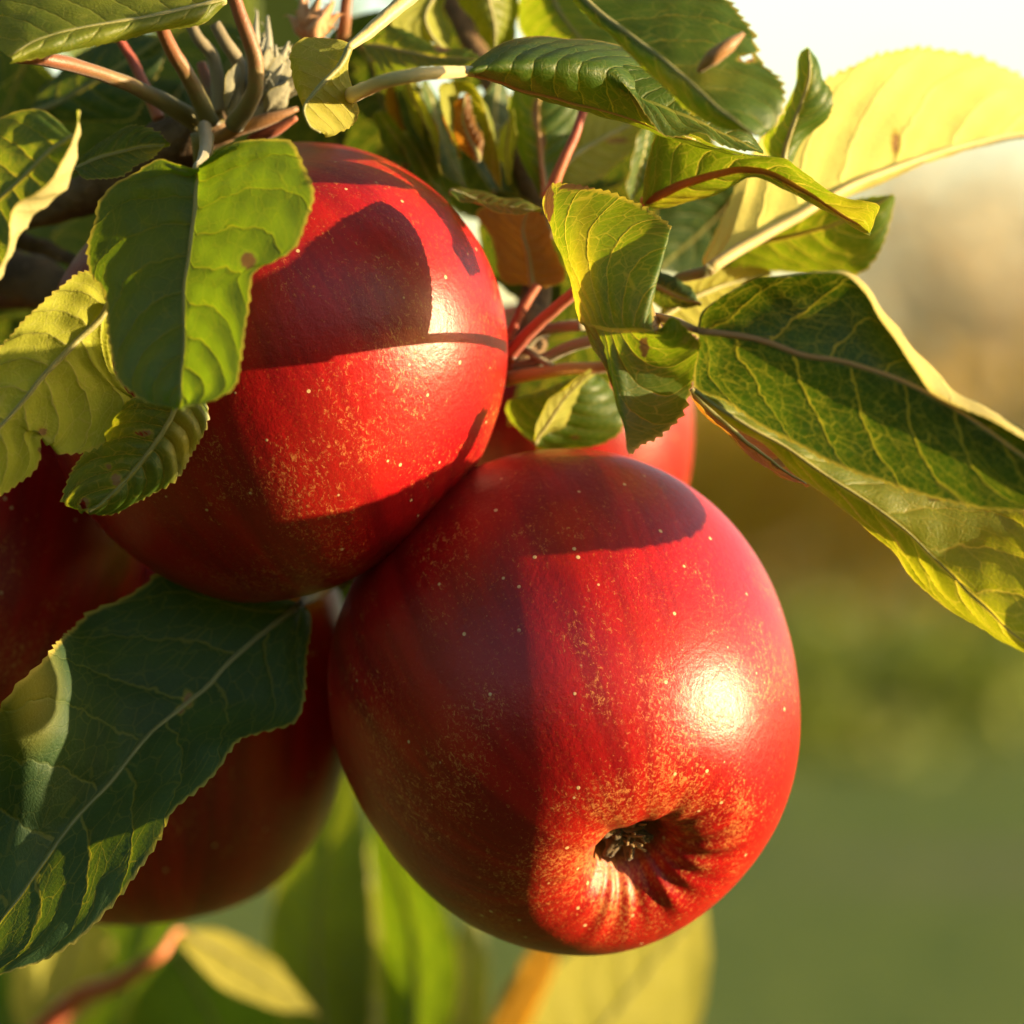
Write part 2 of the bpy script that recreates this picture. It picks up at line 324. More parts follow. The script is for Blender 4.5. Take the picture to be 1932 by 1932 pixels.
def crown_geo(c, rad, n, size, g):
    """leaf-sized faces in clumps through a crown volume"""
    nb = max(6, n // 60)
    d = g.normal(size=(nb, 3)); d /= np.linalg.norm(d, axis=1)[:, None]
    cl = d * (g.random((nb, 1)) ** 0.45) * np.array(rad) * 0.9 + np.array(c)
    V, F, S = [], [], []
    for k in range(n):
        p = cl[g.integers(nb)] + g.normal(size=3) * np.array(rad) * 0.17
        a = g.normal(size=3); a /= np.linalg.norm(a); b = np.cross(a, g.normal(size=3)); b /= np.linalg.norm(b)
        s = size * (0.6 + 0.8 * g.random()); b0 = len(V)
        V += [p - a*s, p + b*s*0.5, p + a*s, p - b*s*0.5]; F.append((b0, b0+1, b0+2, b0+3)); S += [g.random()] * 4
    return V, F, S
def tree(x, y, h, rad, mat, label, n=2600, leaf=0.13, seed=1, bush=False):
    g = np.random.default_rng(seed)
    t = empty("bush" if bush else "tree", (x, y, 0), label, "bush" if bush else "tree", "shrubs at the far side of the meadow" if bush else "trees beyond the meadow")
    ch = rad[2]; cz = h - ch
    v, f, s = crown_geo((x, y, cz), rad, n, leaf, g)
    add_mesh("crown", v, f, mat, t, smooth=False, attrs={"shade": s})
    parts = [tube_geo([(x, y, -0.1), (x + 0.05, y, cz * 0.5 + 0.2), (x - 0.05, y + 0.05, cz)], [h * 0.035 + .02, h * 0.026 + .015, h * 0.012 + .01], 10, 8, 0.1, seed)]
    for k in range(5):
        a = g.random() * 6.28; q = cz * (0.55 + 0.3 * g.random())
        parts.append(tube_geo([(x, y, q), (x + math.cos(a)*rad[0]*0.4, y + math.sin(a)*rad[1]*0.4, q + ch*0.4), (x + math.cos(a)*rad[0]*0.75, y + math.sin(a)*rad[1]*0.75, q + ch*0.8)], [h*0.012, h*0.008, h*0.003], 8, 6, 0.1, seed + k))
    add_mesh("trunk", *merge_geo(parts), M_TRUNK, t)

# ------------------------------------------------------------------ leaves
LEAF_DATA = []
def pl(pts, plane, off):
    x0, y0, d0, gx, gy = plane; out = []
    for p in pts:
        d = d0 + (gx * (p[0] - x0) + gy * (p[1] - y0)) * CM + off + (p[2] if len(p) > 2 else 0.0)
        out.append(P(p[0], p[1], d))
    return out
def leaf(parent, rails, plane, mat=None, face='top', nt=110, ns=32, teeth=24, amp=0.055, cup=0.06, smooth=0.5, nv=8, seed=0,
         holes=(), spots=(), yellow=0.0, yspots=(), stalk=None, stalk_r=0.10, stalk_mat=None, mid_mat=None, mid_r=0.055, label=None, wave=0.03, relief=0.035, midrib=True):
    """A leaf blade lofted through long rails (s, points, depth offset); s = -1 .. 1 across, 0 the midrib. All bumps in cm."""
    g = np.random.default_rng(100 + seed)
    mat = mat or M_LEAF
    R = [(s, resample(pl(pts, plane, off), nt)) for s, pts, off in rails]
    R.sort(key=lambda r: r[0]); S = np.array([r[0] for r in R]); G = np.array([r[1] for r in R])     # K x nt x 3
    sv = np.linspace(-1, 1, ns); sv = np.sign(sv) * (1 - (1 - np.abs(sv)) ** 1.25)
    K = len(S); m = np.empty_like(G)
    m[1:-1] = (G[2:] - G[:-2]) / (S[2:] - S[:-2])[:, None, None]; m[0] = (G[1]-G[0])/(S[1]-S[0]); m[-1] = (G[-1]-G[-2])/(S[-1]-S[-2])
    grid = np.empty((nt, ns, 3))
    for j, s in enumerate(sv):
        i = int(np.clip(np.searchsorted(S, s, side='right') - 1, 0, K - 2)); h = S[i+1] - S[i]; a = (s - S[i]) / h
        her = (2*a**3 - 3*a**2 + 1)*G[i] + (a**3 - 2*a**2 + a)*h*m[i] + (-2*a**3 + 3*a**2)*G[i+1] + (a**3 - a**2)*h*m[i+1]
        grid[:, j] = smooth * her + (1 - smooth) * ((1-a)*G[i] + a*G[i+1])
    t = np.linspace(0, 1, nt)
    dt = np.gradient(grid, axis=0); ds = np.gradient(grid, axis=1)
    N = np.cross(dt, ds); N /= np.linalg.norm(N, axis=2)[..., None] + 1e-12
    view = grid - np.array([0, -D, H]); facing = -(N * view).sum()
    if (facing < 0) == (face == 'top'): N = -N; flip = True
    else: flip = False
    mi = int(np.argmin(np.abs(sv)))
    seg = np.linalg.norm(np.diff(grid, axis=1), axis=2)
    lat = np.concatenate([np.zeros((nt, 1)), np.cumsum(seg, axis=1)], axis=1) * 100; lat -= lat[:, mi:mi+1]
    L = np.linalg.norm(np.diff(grid[:, mi], axis=0), axis=1).sum() * 100
    al = np.abs(sv)[None, :] * np.ones((nt, 1)); tt = t[:, None] * np.ones((1, ns))
    ph = g.random(8) * 6.28
    q = tt + 0.02*np.sin(7*tt + ph[0]) - (0.10*al + 0.15*al**2.2)
    q = q * nv + np.where(sv[None, :] < 0, 0.45, 0.0) + 10.0
    fr = np.abs(q - np.floor(q) - 0.5) * 2                       # 0 on a vein
    env = np.clip((1 - al) * 6, 0, 1) * np.clip(al * 5, 0, 1)
    bulge = (np.sqrt(np.clip(fr, 0, 1)) - 0.6) * relief * env
    w = np.abs(lat[:, [0, -1]]).mean()
    bulge += cup * (4 * al * (1 - al)) * np.sin(np.clip(tt*1.1, 0, 1)*np.pi)**0.5
    bulge += wave * (np.sin(tt*9 + ph[1] + sv[None, :]*2)*al + 0.6*np.sin(tt*19 + ph[2] - sv[None, :]*3)*al**2)
    bulge += 0.012 * (np.sin(lat*9 + ph[3]) * np.sin(tt*L*8 + ph[4]))
    grid = grid + N * (bulge / 100)[..., None]
    # saw-toothed margin
    for side, j0, j1 in ((0, 0, 5), (1, ns-1, ns-6)):
        outd = grid[:, j0] - grid[:, j1]; outd /= np.linalg.norm(outd, axis=1)[:, None] + 1e-12
        tz = t * teeth + 0.35*np.sin(t*17 + ph[5+side]); sw = tz - np.floor(tz)
        tooth = np.where(sw < 0.78, sw / 0.78, (1 - sw) / 0.22) * (0.6 + 0.5*np.sin(np.floor(tz)*2.4 + ph[6])**2)
        tooth = (tooth - 0.35) * amp * np.clip(np.sin(np.pi * np.clip(t, 0.0, 1)) * 3.0, 0, 1)
        fw = dt[:, mi]; fw = fw / (np.linalg.norm(fw, axis=1)[:, None] + 1e-12)
        dv = (outd + 0.45 * fw) * (tooth / 100)[:, None]
        for k, wgt in enumerate((1.0, 0.55, 0.2)):
            j = j0 + k if side == 0 else j0 - k
            grid[:, j] += dv * wgt
    flat = grid.reshape(-1, 3)
    # picture positions, for bite holes and spots listed by where they are seen
    k = (flat[:, 1] + D) / D * W / PX
    px, py = flat[:, 0] / k + PX/2, PX/2 - (flat[:, 2] - H) / k
    dmg = np.zeros(len(flat)); dead = np.zeros(len(flat), bool); ye = np.full(len(flat), float(yellow))
    for hx, hy, rx, ry in holes:
        rr = np.hypot((px - hx)/rx, (py - hy)/ry) * (1 + 0.15*np.sin(np.arctan2(py-hy, px-hx)*5 + hx))
        dead |= rr < 1; dmg = np.maximum(dmg, np.clip(1.5 - rr, 0, 1))
    for hx, hy, rx, ry in spots:
        rr = np.hypot((px - hx)/rx, (py - hy)/ry); dmg = np.maximum(dmg, np.clip(1.45 - 0.9*rr, 0, 1))
    for hx, hy, rx, ry, s in yspots:
        rr = np.hypot((px - hx)/rx, (py - hy)/ry); ye = np.maximum(ye, s * np.clip(1.3 - rr, 0, 1))
    faces = []
    for i in range(nt - 1):
        for j in range(ns - 1):
            a, b, c, d = i*ns + j, i*ns + j + 1, (i+1)*ns + j + 1, (i+1)*ns + j
            if dead[a] and dead[b] and dead[c] and dead[d]: continue
            faces.append((a, d, c, b) if flip else (a, b, c, d))
    # winding must agree with N
    o = add_mesh("leaf", flat, faces, mat, parent, uvs={"natural": np.stack([lat.ravel(), (tt*L).ravel() + seed*3.1], 1), "veins": np.stack([q.ravel(), al.ravel()], 1)},
                 attrs={"damage": dmg, "yellow": np.clip(ye, 0, 1), "edge": al.ravel()})
    f0 = faces[len(faces)//2]; v0, v1, v2 = (flat[f0[0]], flat[f0[1]], flat[f0[2]]); n0 = np.cross(v1-v0, v2-v1)
    if np.dot(n0, N.reshape(-1, 3)[f0[0]]) < 0: o.data.flip_normals()
    if label: o["label"] = label
    if midrib:
        mp = grid[:, mi] - N[:, mi] * (mid_r * 0.45 / 100) * (1 - 0.6*t)[:, None]
        tube("midrib", mp[::max(1, nt//28)], [mid_r/100, mid_r*0.75/100, mid_r*0.45/100, 0.015/100], mid_mat or M_MID, o, n=40, sides=8)
    if stalk is not None:
        sp = [P(*p) for p in stalk] + [grid[0, mi] - N[0, mi]*mid_r*0.45/100, grid[2, mi] - N[2, mi]*mid_r*0.45/100]
        tube("stalk", sp, [stalk_r/100*1.15, stalk_r/100, stalk_r/100*0.9, mid_r/100], stalk_mat or M_STK, o, n=28, sides=10)
    return o
def simple_leaf(parent, base, tip, width, bend=0.0, dmid=0.0, tilt=(0.0, 0.0), roll=0.0, **kw):
    """leaf from a base and a tip (x, y, depth), full width, sideways bend; roll lowers one side in depth"""
    b, e = np.array(base, float), np.array(tip, float); ax = e[:2] - b[:2]; ln = np.hypot(*ax); ax /= ln; pr = np.array([-ax[1], ax[0]])
    M, A, B = [], [], []
    for t in np.linspace(0, 1, 9):
        w = width/2 * (math.sin(math.pi * min(1, t**0.82))**0.8 if 0 < t < 1 else 0.0)
        c = b[:2] + ax*ln*t + pr*bend*math.sin(math.pi*t); d = b[2] + (e[2]-b[2])*t + dmid*math.sin(math.pi*t)
        M.append((*c, d)); k = w / max(width/2, 1)
        A.append((*(c + pr*w), d + (tilt[0] + roll)*k)); B.append((*(c - pr*w), d + (tilt[1] - roll)*k))
    return leaf(parent, [(-1, A, 0), (0, M, 0), (1, B, 0)], (0, 0, 0, 0, 0), **kw)

# ------------------------------------------------------------------ apples
PROFILE = np.array([(0.0, -0.60), (0.06, -0.615), (0.105, -0.67), (0.145, -0.76), (0.19, -0.845), (0.26, -0.905), (0.36, -0.928), (0.47, -0.915), (0.60, -0.84),
                    (0.74, -0.69), (0.86, -0.48), (0.945, -0.22), (0.99, 0.05), (0.995, 0.30), (0.945, 0.55), (0.84, 0.75), (0.70, 0.88), (0.54, 0.94),
                    (0.40, 0.93), (0.28, 0.86), (0.18, 0.74), (0.09, 0.62), (0.0, 0.56)])
def apple(cx, cy, d, R, axis, label, zs=1.0, seed=0, calyx=False, stalk=True, lobes=0.022, shrink=0.0, lumps=(), nseg=180, nring=150, spin=0.0):
    """axis = direction from the stem end to the eye (calyx), world"""
    g = np.random.default_rng(seed); c = P(cx, cy, d)
    root = empty("apple", tuple(c), label, "apple", "red apples in the cluster")
    prof = resample(PROFILE, nring); lat = np.linspace(0, 1, nring)
    z = Vector(axis).normalized(); x = z.cross(Vector((0.2, 0.9, 0.3))).normalized(); y = z.cross(x)
    B = np.array([x, y, z]).T
    ph = g.random(6) * 6.28; V, U, ME, LA = [], [], [], []
    Rm = R * CM / 100 * (D + d/100) / D
    for i in range(nring):
        r, zz = prof[i]
        wl = max(0.0, 1 - lat[i] / 0.45); pk = math.exp(-((lat[i] - 0.105) / 0.045) ** 2)
        for k in range(nseg):
            a = 2*math.pi*k/nseg + spin
            rr = r * (1 + lobes*wl*math.cos(5*a + ph[0]) + 0.012*math.sin(2*a + ph[1]) + 0.010*math.sin(3*a + ph[2] + lat[i]*2) - shrink*max(0, 1 - lat[i]/0.5))
            z1 = zz + pk*0.0055*(math.cos(13*a + ph[3] + math.sin(2*a)) + 0.8*math.cos(19*a + ph[4])*(1 + math.sin(a + ph[2]))) + 0.008*wl*wl*math.cos(5*a + ph[0] + 0.4) + 0.012*r*math.sin(a + ph[5])
            p = np.array([rr*math.cos(a), rr*math.sin(a), -z1*zs])
            w = B @ p
            if lumps:                       # the fruit is not quite round
                f = lumps[0]; psi = math.atan2(w[2], w[0]); hz = math.hypot(w[0], w[2]) + 1e-9
                for q in range(1, (len(lumps) + 1)//2): f += lumps[2*q-1]*math.cos(q*psi) + lumps[2*q]*math.sin(q*psi)
                f *= hz*hz / (w @ w + 1e-9) * min(1, hz*2); w = w + np.array([w[0]/hz, 0, w[2]/hz])*f
            V.append(c + w*Rm); U.append(p); ME.append((math.cos(a)*1.6, math.sin(a)*1.6, zz*0.22)); LA.append(lat[i])
    F = []
    for i in range(nring - 1):
        for k in range(nseg):
            k2 = (k+1) % nseg; F.append((i*nseg + k, (i+1)*nseg + k, (i+1)*nseg + k2, i*nseg + k2))
    o = add_mesh("skin", V, F, M_APPLE, root, attrs={"unit": U, "meridian": ME, "lat": LA})
    bm = bmesh.new(); bm.from_mesh(o.data); bmesh.ops.recalc_face_normals(bm, faces=bm.faces); bm.to_mesh(o.data); bm.free()
    def loc(px, py, pz): return c + B @ (np.array([px, py, pz*zs])*Rm)
    if calyx:
        parts = []
        for k in range(5):                       # five dried sepals curling out of the eye
            a = 2*math.pi*k/5 + 0.4; ca, sa = math.cos(a), math.sin(a); ta = (-sa, ca)
            for e in (-1, 0, 1):
                parts.append(tube_geo([loc(0.055*ca + ta[0]*0.022*e, 0.055*sa + ta[1]*0.022*e, 0.60), loc(0.075*ca + ta[0]*0.02*e, 0.075*sa + ta[1]*0.02*e, 0.68),
                                       loc(0.045*ca + ta[0]*0.012*e, 0.045*sa + ta[1]*0.012*e, 0.745 + 0.02*e), loc(0.10*ca + 0.02*g.normal(), 0.10*sa + 0.02*g.normal(), 0.81)],
                                      [0.0012, 0.0013, 0.0010, 0.0004], 12, 6, 0.25, k*3 + e + 1))
        add_mesh("calyx", *merge_geo(parts), M_CALYX, root)
        st = [tube_geo([loc(0.02*g.normal(), 0.02*g.normal(), 0.6), loc(0.03*g.normal(), 0.03*g.normal(), 0.74), loc(0.05*g.normal(), 0.05*g.normal(), 0.83)], [0.0004, 0.0003, 0.0002], 10, 5, 0.2, 50+k) for k in range(9)]
        add_mesh("stamens", *merge_geo(st), M_STAMEN, root)
    if stalk:
        tube("stalk", [loc(0, 0, -0.55), loc(0.02, 0.0, -0.8), loc(0.06, 0.04, -1.02), loc(0.14, 0.06, -1.22)], [0.0011, 0.0010, 0.0012, 0.0019], M_STK, root, n=16)
    return root
M_CALYX = stalk_material("calyx_dry", (0.10, 0.065, 0.025), (0.17, 0.13, 0.06), 0.9)
M_STAMEN = stalk_material("stamen_dry", (0.30, 0.20, 0.08), (0.50, 0.36, 0.15), 0.9)

apple(521.8, 712.7, -1.1, 443.5, (0.415, 0.207, -1.0), "upper red apple striped by leaf shadows, partly covered by the hanging front leaf", zs=0.889, seed=3,
      lumps=(0.0023, 0.008, 0.0127, -0.029, -0.0075, 0.0322, 0.0003, 0.0009, 0.0329))
apple(1079.7, 1340.6, -0.9, 454.5, (0.437, -0.90, -1.0), "largest red apple with its puckered eye showing, in front at lower right", zs=0.896, seed=5, calyx=True,
      lumps=(0.0057, 0.0019, -0.0159, -0.025, -0.009, -0.002, 0.0001, 0.0022, 0.0047))
apple(-90, 1075, 2.7, 360, (-0.1, -0.3, -0.95), "dark shaded red apple cut by the left edge, behind the upper apple", seed=8)
apple(262, 1340, 6.6, 412, (0.1, 0.2, -0.98), "shaded red apple behind the big dark serrated leaf at lower left", seed=11, zs=0.97)
apple(1035, 850, 8.6, 278, (0.1, 0.2, -0.95), "small bright red apple peeping out behind the other two between leaf stalks", seed=14)
apple(1030, 1385, 6.4, 340, (0.1, 0.1, -0.98), "added unseen red apple behind the largest one, blocking the sun", seed=17)  # unseen apple added to keep the sun off the shaded rear apple

# ------------------------------------------------------------------ left spur: wood, stalks, bud, leaves
lb = empty("apple_branch", tuple(P(300, 300, 3)), "woody apple spur at upper left with hairy bud and broad hanging front leaf", "branch", "leafy branches of the apple tree")
tube("limb", [P(-160, 440, 5), P(0, 505, 4.2), P(100, 545, 3.6), P(220, 600, 3), P(400, 720, 3.5)], [0.0045, 0.0042, 0.004, 0.0035, 0.003], M_BARK, lb, n=40, sides=16, lump=0.08)
tube("twig", [P(-140, 400, 2), P(40, 400, 1.4), P(150, 370, 0.8), P(260, 310, 0.2), P(370, 250, -0.4), P(420, 225, -0.5)], [0.0034, 0.0032, 0.0031, 0.0034, 0.0046, 0.0036], M_BARK, lb, n=40, sides=16, lump=0.10, seed=3)
tube("twig", [P(40, 455, 2.4), P(90, 470, 2.0), P(165, 507, 1.6)], [0.0016, 0.0012, 0.0009], M_BARK, lb, n=14, lump=0.2, seed=6, label="short broken pale twig stub")
tube("bud_scale", [P(395, 268, -1.2), P(450, 243, -1.5), P(515, 222, -1.6), P(562, 205, -1.5)], [0.0009, 0.0013, 0.0011, 0.0004], M_STKO, lb, n=18)
tube("bud_scale", [P(470, 262, -1.3), P(515, 247, -1.5), P(560, 222, -1.6)], [0.0006, 0.0011, 0.0004], M_STKR, lb, n=14)
# loose leaf stalks standing on the spur
for pts, r, mt in (([(300, 40, -3.0), (322, 90, -2.6), (355, 145, -2.2), (396, 232, -1.6)], 0.0012, M_STK),
                   ([(436, -20, -2.6), (461, 51, -2.5), (482, 115, -2.4), (478, 178, -2.2), (441, 236, -1.7)], 0.00125, M_STK),
                   ([(222, 70, -0.4), (250, 115, -0.4), (272, 160, -0.5), (300, 225, -0.6)], 0.0008, M_STKR),
                   ([(356, 40, -1.2), (375, 75, -1.2), (403, 110, -1.1), (415, 210, -1.0)], 0.0010, M_STKG),
                   ([(405, 45, -1.6), (428, 85, -1.6), (450, 120, -1.5), (445, 220, -1.4)], 0.0011, M_STKG),
                   ([(380, 120, -0.6), (395, 170, -0.8), (410, 230, -1.0)], 0.0010, M_STK),
                   ([(655, -20, 0.5), (650, 40, 0.6), (645, 80, 0.8), (610, 170, 1.2)], 0.0011, M_STK)):
    tube("stalk", [P(*p) for p in pts], [r*0.85, r, r*1.1, r*1.3], mt, lb, n=26)
def hairy(parent, name, base, tips, r, mat, label=None, seed=0):
    g = np.random.default_rng(seed); parts = []
    for tp in tips:
        b = np.array(base) + g.normal(size=3)*np.array([8, 6, 0.1]); mp = (b*0.45 + np.array(tp)*0.55) + g.normal(size=3)*np.array([7, 5, 0.12])
        parts.append(tube_geo([P(*b), P(*mp), P(*tp)], [r*0.6, r, r*0.15], 12, 6, 0.15, int(g.integers(999))))
        for k in range(14):                      # wool
            t = g.random(); q = np.array(tp)*t + b*(1-t); e = q + g.normal(size=3)*np.array([9, 9, 0.08])
            parts.append(tube_geo([P(*q), P(*((q+e)/2 + g.normal(size=3)*np.array([2, 2, .02]))), P(*e)], [0.00010, 0.00009, 0.00004], 6, 4))
    o = add_mesh(name, *merge_geo(parts), mat, parent)
    if label: o["label"] = label
def strap(name, parent, b, e, wd, sd, mat):
    o = simple_leaf(parent, b, e, wd, dmid=-0.15, roll=0.25, mat=mat, nt=36, ns=12, seed=sd, teeth=4, amp=0.01, midrib=False, relief=0.01); o.name = name; return o
for k, (b, e, wd) in enumerate((((480, 205, -1.3), (512, 88, -1.5), 46), ((492, 215, -1.2), (552, 82, -1.2), 50), ((500, 215, -1.4), (552, 150, -1.6), 38), ((470, 215, -0.9), (500, 60, -0.8), 44), ((505, 205, -1.0), (600, 126, -1.6), 26), ((430, 215, -1.3), (452, 110, -1.6), 34))):
    strap("bud_scale", lb, b, e, wd, 140 + k, M_LEAFW)
g0 = np.random.default_rng(5)
hairy(lb, "bud", (470, 215, -1.2), [(500, 70, -1.3), (520, 85, -1.5), (545, 78, -1.4), (560, 95, -1.3), (535, 120, -1.7), (555, 150, -1.5), (600, 128, -1.6), (510, 140, -1.8), (490, 110, -1.6), (530, 175, -1.5), (460, 60, -1.0), (485, 20, -0.9), (505, 30, -0.8)], 0.0012, M_WOOL, "grey-green woolly bud", 2)
hairy(lb, "dried_blossom", (590, 70, 0.4), [(560, 20, 0.2), (580, 5, 0.2), (605, -8, 0.1), (630, 2, 0.2), (640, 25, 0.3), (560, 45, 0.3), (615, 25, 0.0), (595, 30, -0.1), (625, 50, 0.2), (570, -10, 0.4), (545, 30, 0.5)], 0.0013, M_DRY, "shrivelled peach-coloured blossom remains", 4)
# A1 the broad blurred leaf in front
leaf(lb, [(-1, [(374, 316), (340, 308), (301, 300), (258, 325), (214, 349), (185, 385), (181, 412), (165, 461), (167, 510), (192, 540), (200, 580), (206, 643), (222, 715), (253, 745), (284, 764), (325, 772)], -0.5),
          (0, [(374, 316), (369, 427), (360, 500), (352, 560), (352, 640), (345, 710), (340, 772)], -0.1),
          (1, [(374, 316), (410, 288), (455, 266), (526, 262), (552, 268), (578, 318), (595, 362), (583, 410), (562, 461), (526, 490), (500, 500), (480, 515), (470, 560), (462, 610), (450, 680), (441, 728), (400, 757), (345, 772)], -0.55)],
     (374, 316, -5.8, -0.5, -0.5), nt=150, ns=44, amp=0.05, teeth=34, seed=1, mat=M_LEAFM, relief=0.07, spots=[(468, 492, 14, 16)],
     stalk=[(386, 240, -2.0), (388, 275, -3.6), (380, 305, -5.0)], stalk_r=0.10, stalk_mat=M_STKG, label="broad dark green hanging leaf with a bite out of its edge")
# A2 small lobe leaf
leaf(lb, [(-1, [(138, 318), (165, 285), (198, 262), (232, 242), (273, 240), (301, 252), (321, 273)], 0.0),
          (0, [(138, 318), (190, 300), (250, 284), (321, 273)], 0.0),
          (1, [(138, 318), (170, 343), (219, 332), (273, 303), (305, 288), (321, 273)], -0.3)], (200, 300, -2.4, -0.35, -0.5), nt=70, ns=24, teeth=18, seed=2, yspots=[(300, 290, 40, 20, 0.5)])
# A3 left edge leaf with bright turned-over rim
leaf(lb, [(-1, [(143, 262), (113, 232), (75, 210), (27, 212), (-40, 245), (-120, 330), (-160, 420)], 0.6),
          (0, [(146, 258), (105, 275), (60, 315), (0, 370), (-70, 430), (-120, 480)], 0.2),
          (0.70, [(148, 208), (152, 262), (130, 355), (68, 420), (44, 448), (20, 492), (2, 522), (-50, 580)], 0.3),
          (1, [(147, 210), (136, 262), (103, 328), (66, 369), (33, 392), (20, 422), (13, 470), (-6, 505), (-60, 560)], -0.55)], (100, 330, -8.0, -0.4, -0.2), mat=M_LEAFR, nt=110, ns=40, teeth=16, amp=0.02, seed=3, smooth=0.75, relief=0.05, label="leaf at the left edge with its pale rim rolled over")
# A4 yellow-green lit leaf
leaf(lb, [(-1, [(205, 540), (190, 520), (154, 513), (103, 551), (51, 598), (0, 657), (-80, 760), (-140, 880)], 0.3),
          (0, [(206, 575), (191, 602), (150, 643), (85, 711), (34, 773), (-20, 830), (-90, 920)], 0.0),
          (1, [(207, 600), (222, 690), (250, 740), (284, 772), (262, 800), (200, 835), (140, 855), (108, 846), (88, 820), (74, 829), (78, 865), (66, 893), (34, 921), (8, 936), (-60, 960)], 0.2)],
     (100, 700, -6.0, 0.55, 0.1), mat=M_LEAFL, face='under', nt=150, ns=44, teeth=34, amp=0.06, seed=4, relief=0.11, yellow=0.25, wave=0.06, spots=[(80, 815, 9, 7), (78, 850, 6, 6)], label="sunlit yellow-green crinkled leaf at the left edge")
# A5 below it
leaf(lb, [(-1, [(345, 735), (300, 735), (240, 760), (200, 800), (160, 850), (137, 879), (122, 910), (119, 945), (135, 957), (156, 962)], 0.2),
          (0, [(345, 735), (320, 790), (280, 850), (235, 905), (190, 950), (165, 968)], -0.1),
          (1, [(345, 735), (375, 745), (390, 760), (393, 790), (383, 824), (362, 858), (345, 889), (318, 913), (284, 933), (239, 957), (198, 974), (172, 972)], 0.3)],
     (250, 850, -5.5, -0.3, -0.2), nt=130, ns=36, teeth=26, amp=0.07, seed=5, holes=[(272, 817, 17, 6), (158, 952, 8, 10)], spots=[(219, 905, 9, 12), (160, 948, 9, 9), (205, 880, 6, 6)], yspots=[(350, 840, 40, 80, 0.9), (170, 800, 80, 40, 0.4)], relief=0.09, label="ragged green leaf with brown-edged bite holes")
# A6 top left leaf, folded
leaf(lb, [(-1, [(425, -30), (300, -45), (120, -60), (-40, -30), (-60, 60)], 1.2),
          (0, [(425, 0), (290, 33), (150, 58), (70, 80), (20, 108)], 0.0),
          (1, [(424, 6), (386, 44), (330, 56), (240, 73), (100, 103), (21, 125)], 0.35)], (200, 50, -6.0, 0.3, -0.8), mat=M_LEAFY, nt=110, ns=32, teeth=22, seed=6, label="yellow-green leaf folded along its rib in the top left corner")
# A7 dark leaf behind the stalks
leaf(lb, [(-1, [(60, 215), (79, 170), (103, 140), (164, 90), (220, 72), (270, 66), (312, 66)], 0.3), (0, [(60, 215), (130, 180), (210, 130), (312, 66)], 0.0),
          (1, [(60, 215), (120, 230), (190, 228), (250, 224), (284, 160), (312, 105), (312, 66)], 0.3)], (200, 150, 1.6, -0.5, -0.2), mat=M_LEAFD, nt=90, ns=28, seed=7, nv=6)
tube("stalk", [P(30, 108, -4.0), P(85, 112, -3.8), P(171, 133, -3.0), P(256, 165, -2.2), P(330, 205, -1.6), P(385, 240, -1.0)], [0.0010, 0.0012, 0.0011, 0.0012, 0.0015, 0.0018], M_STK, lb, n=30)
# shaded leaves deep inside
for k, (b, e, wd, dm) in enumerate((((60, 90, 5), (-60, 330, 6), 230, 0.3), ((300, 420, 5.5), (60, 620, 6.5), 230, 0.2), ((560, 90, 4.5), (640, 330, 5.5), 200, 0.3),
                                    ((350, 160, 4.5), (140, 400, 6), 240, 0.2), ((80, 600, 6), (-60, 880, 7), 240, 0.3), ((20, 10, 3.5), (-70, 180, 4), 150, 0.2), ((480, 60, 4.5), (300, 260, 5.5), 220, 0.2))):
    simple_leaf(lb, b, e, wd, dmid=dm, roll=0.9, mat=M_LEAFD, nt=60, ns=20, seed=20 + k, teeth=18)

# ------------------------------------------------------------------ top shoot
tb = empty("apple_branch", tuple(P(900, 100, 3)), "leafy apple shoot across the top with a long cream leaf stalk", "branch", "leafy branches of the apple tree")
tube("twig", [P(1020, 420, 2.5), P(985, 300, 3.4), P(930, 160, 3.8), P(860, 20, 4.2), P(800, -120, 4.5)], [0.0022, 0.0021, 0.002, 0.0019, 0.0018], M_BARK, tb, n=30, sides=12, lump=0.08)
leaf(tb, [(-1, [(662, 90), (634, 74), (600, 68), (566, 73), (546, 100), (552, 135), (566, 180), (580, 222), (610, 250)], 0.5),
          (0, [(662, 92), (640, 130), (600, 172), (575, 205), (585, 235), (610, 252)], -0.2),
          (1, [(664, 95), (658, 120), (656, 155), (672, 180), (680, 208), (672, 232), (650, 247), (612, 254)], 0.45)], (620, 160, -5.4, 0.5, -0.1), mat=M_LEAFY, face='under', nt=90, ns=30, teeth=14, amp=0.03, seed=30, yspots=[(630, 200, 60, 70, 0.9)],
     stalk=[(790, -20, -4.2), (730, 30, -4.7), (690, 65, -5.0)], stalk_r=0.115, stalk_mat=M_STKY, label="small yellow leaf folded in half below a yellow stalk")
# B2 long twisted leaf with its underside showing
leaf(tb, [(-1, [(885, 133), (900, 118), (935, 92), (976, 69), (1027, 63), (1079, 71), (1147, 80), (1230, 100), (1320, 150), (1400, 230)], 1.5),
          (-0.45, [(885, 134), (920, 126), (959, 122), (1027, 121), (1090, 126), (1147, 133), (1180, 158), (1200, 190), (1222, 222)], -0.7),
          (0, [(885, 138), (930, 150), (976, 167), (1030, 182), (1079, 195), (1140, 212), (1190, 226), (1250, 252), (1330, 272)], 0.1),
          (1, [(885, 140), (940, 152), (1000, 165), (1079, 186), (1150, 205), (1225, 232), (1300, 255), (1360, 285), (1415, 292)], 1.2)],
     (1100, 150, -4.8, 0.28, -0.25), nt=140, ns=44, teeth=26, amp=0.04, seed=31, smooth=0.6, stalk=[(655, 184, -4.5), (690, 168, -6.0), (737, 150, -6.9), (805, 139, -6.9), (860, 136, -6.1)], stalk_r=0.115, stalk_mat=M_STKY, mid_mat=M_MIDB, mid_r=0.08, label="long arching leaf on a cream stalk with its dark underside showing")
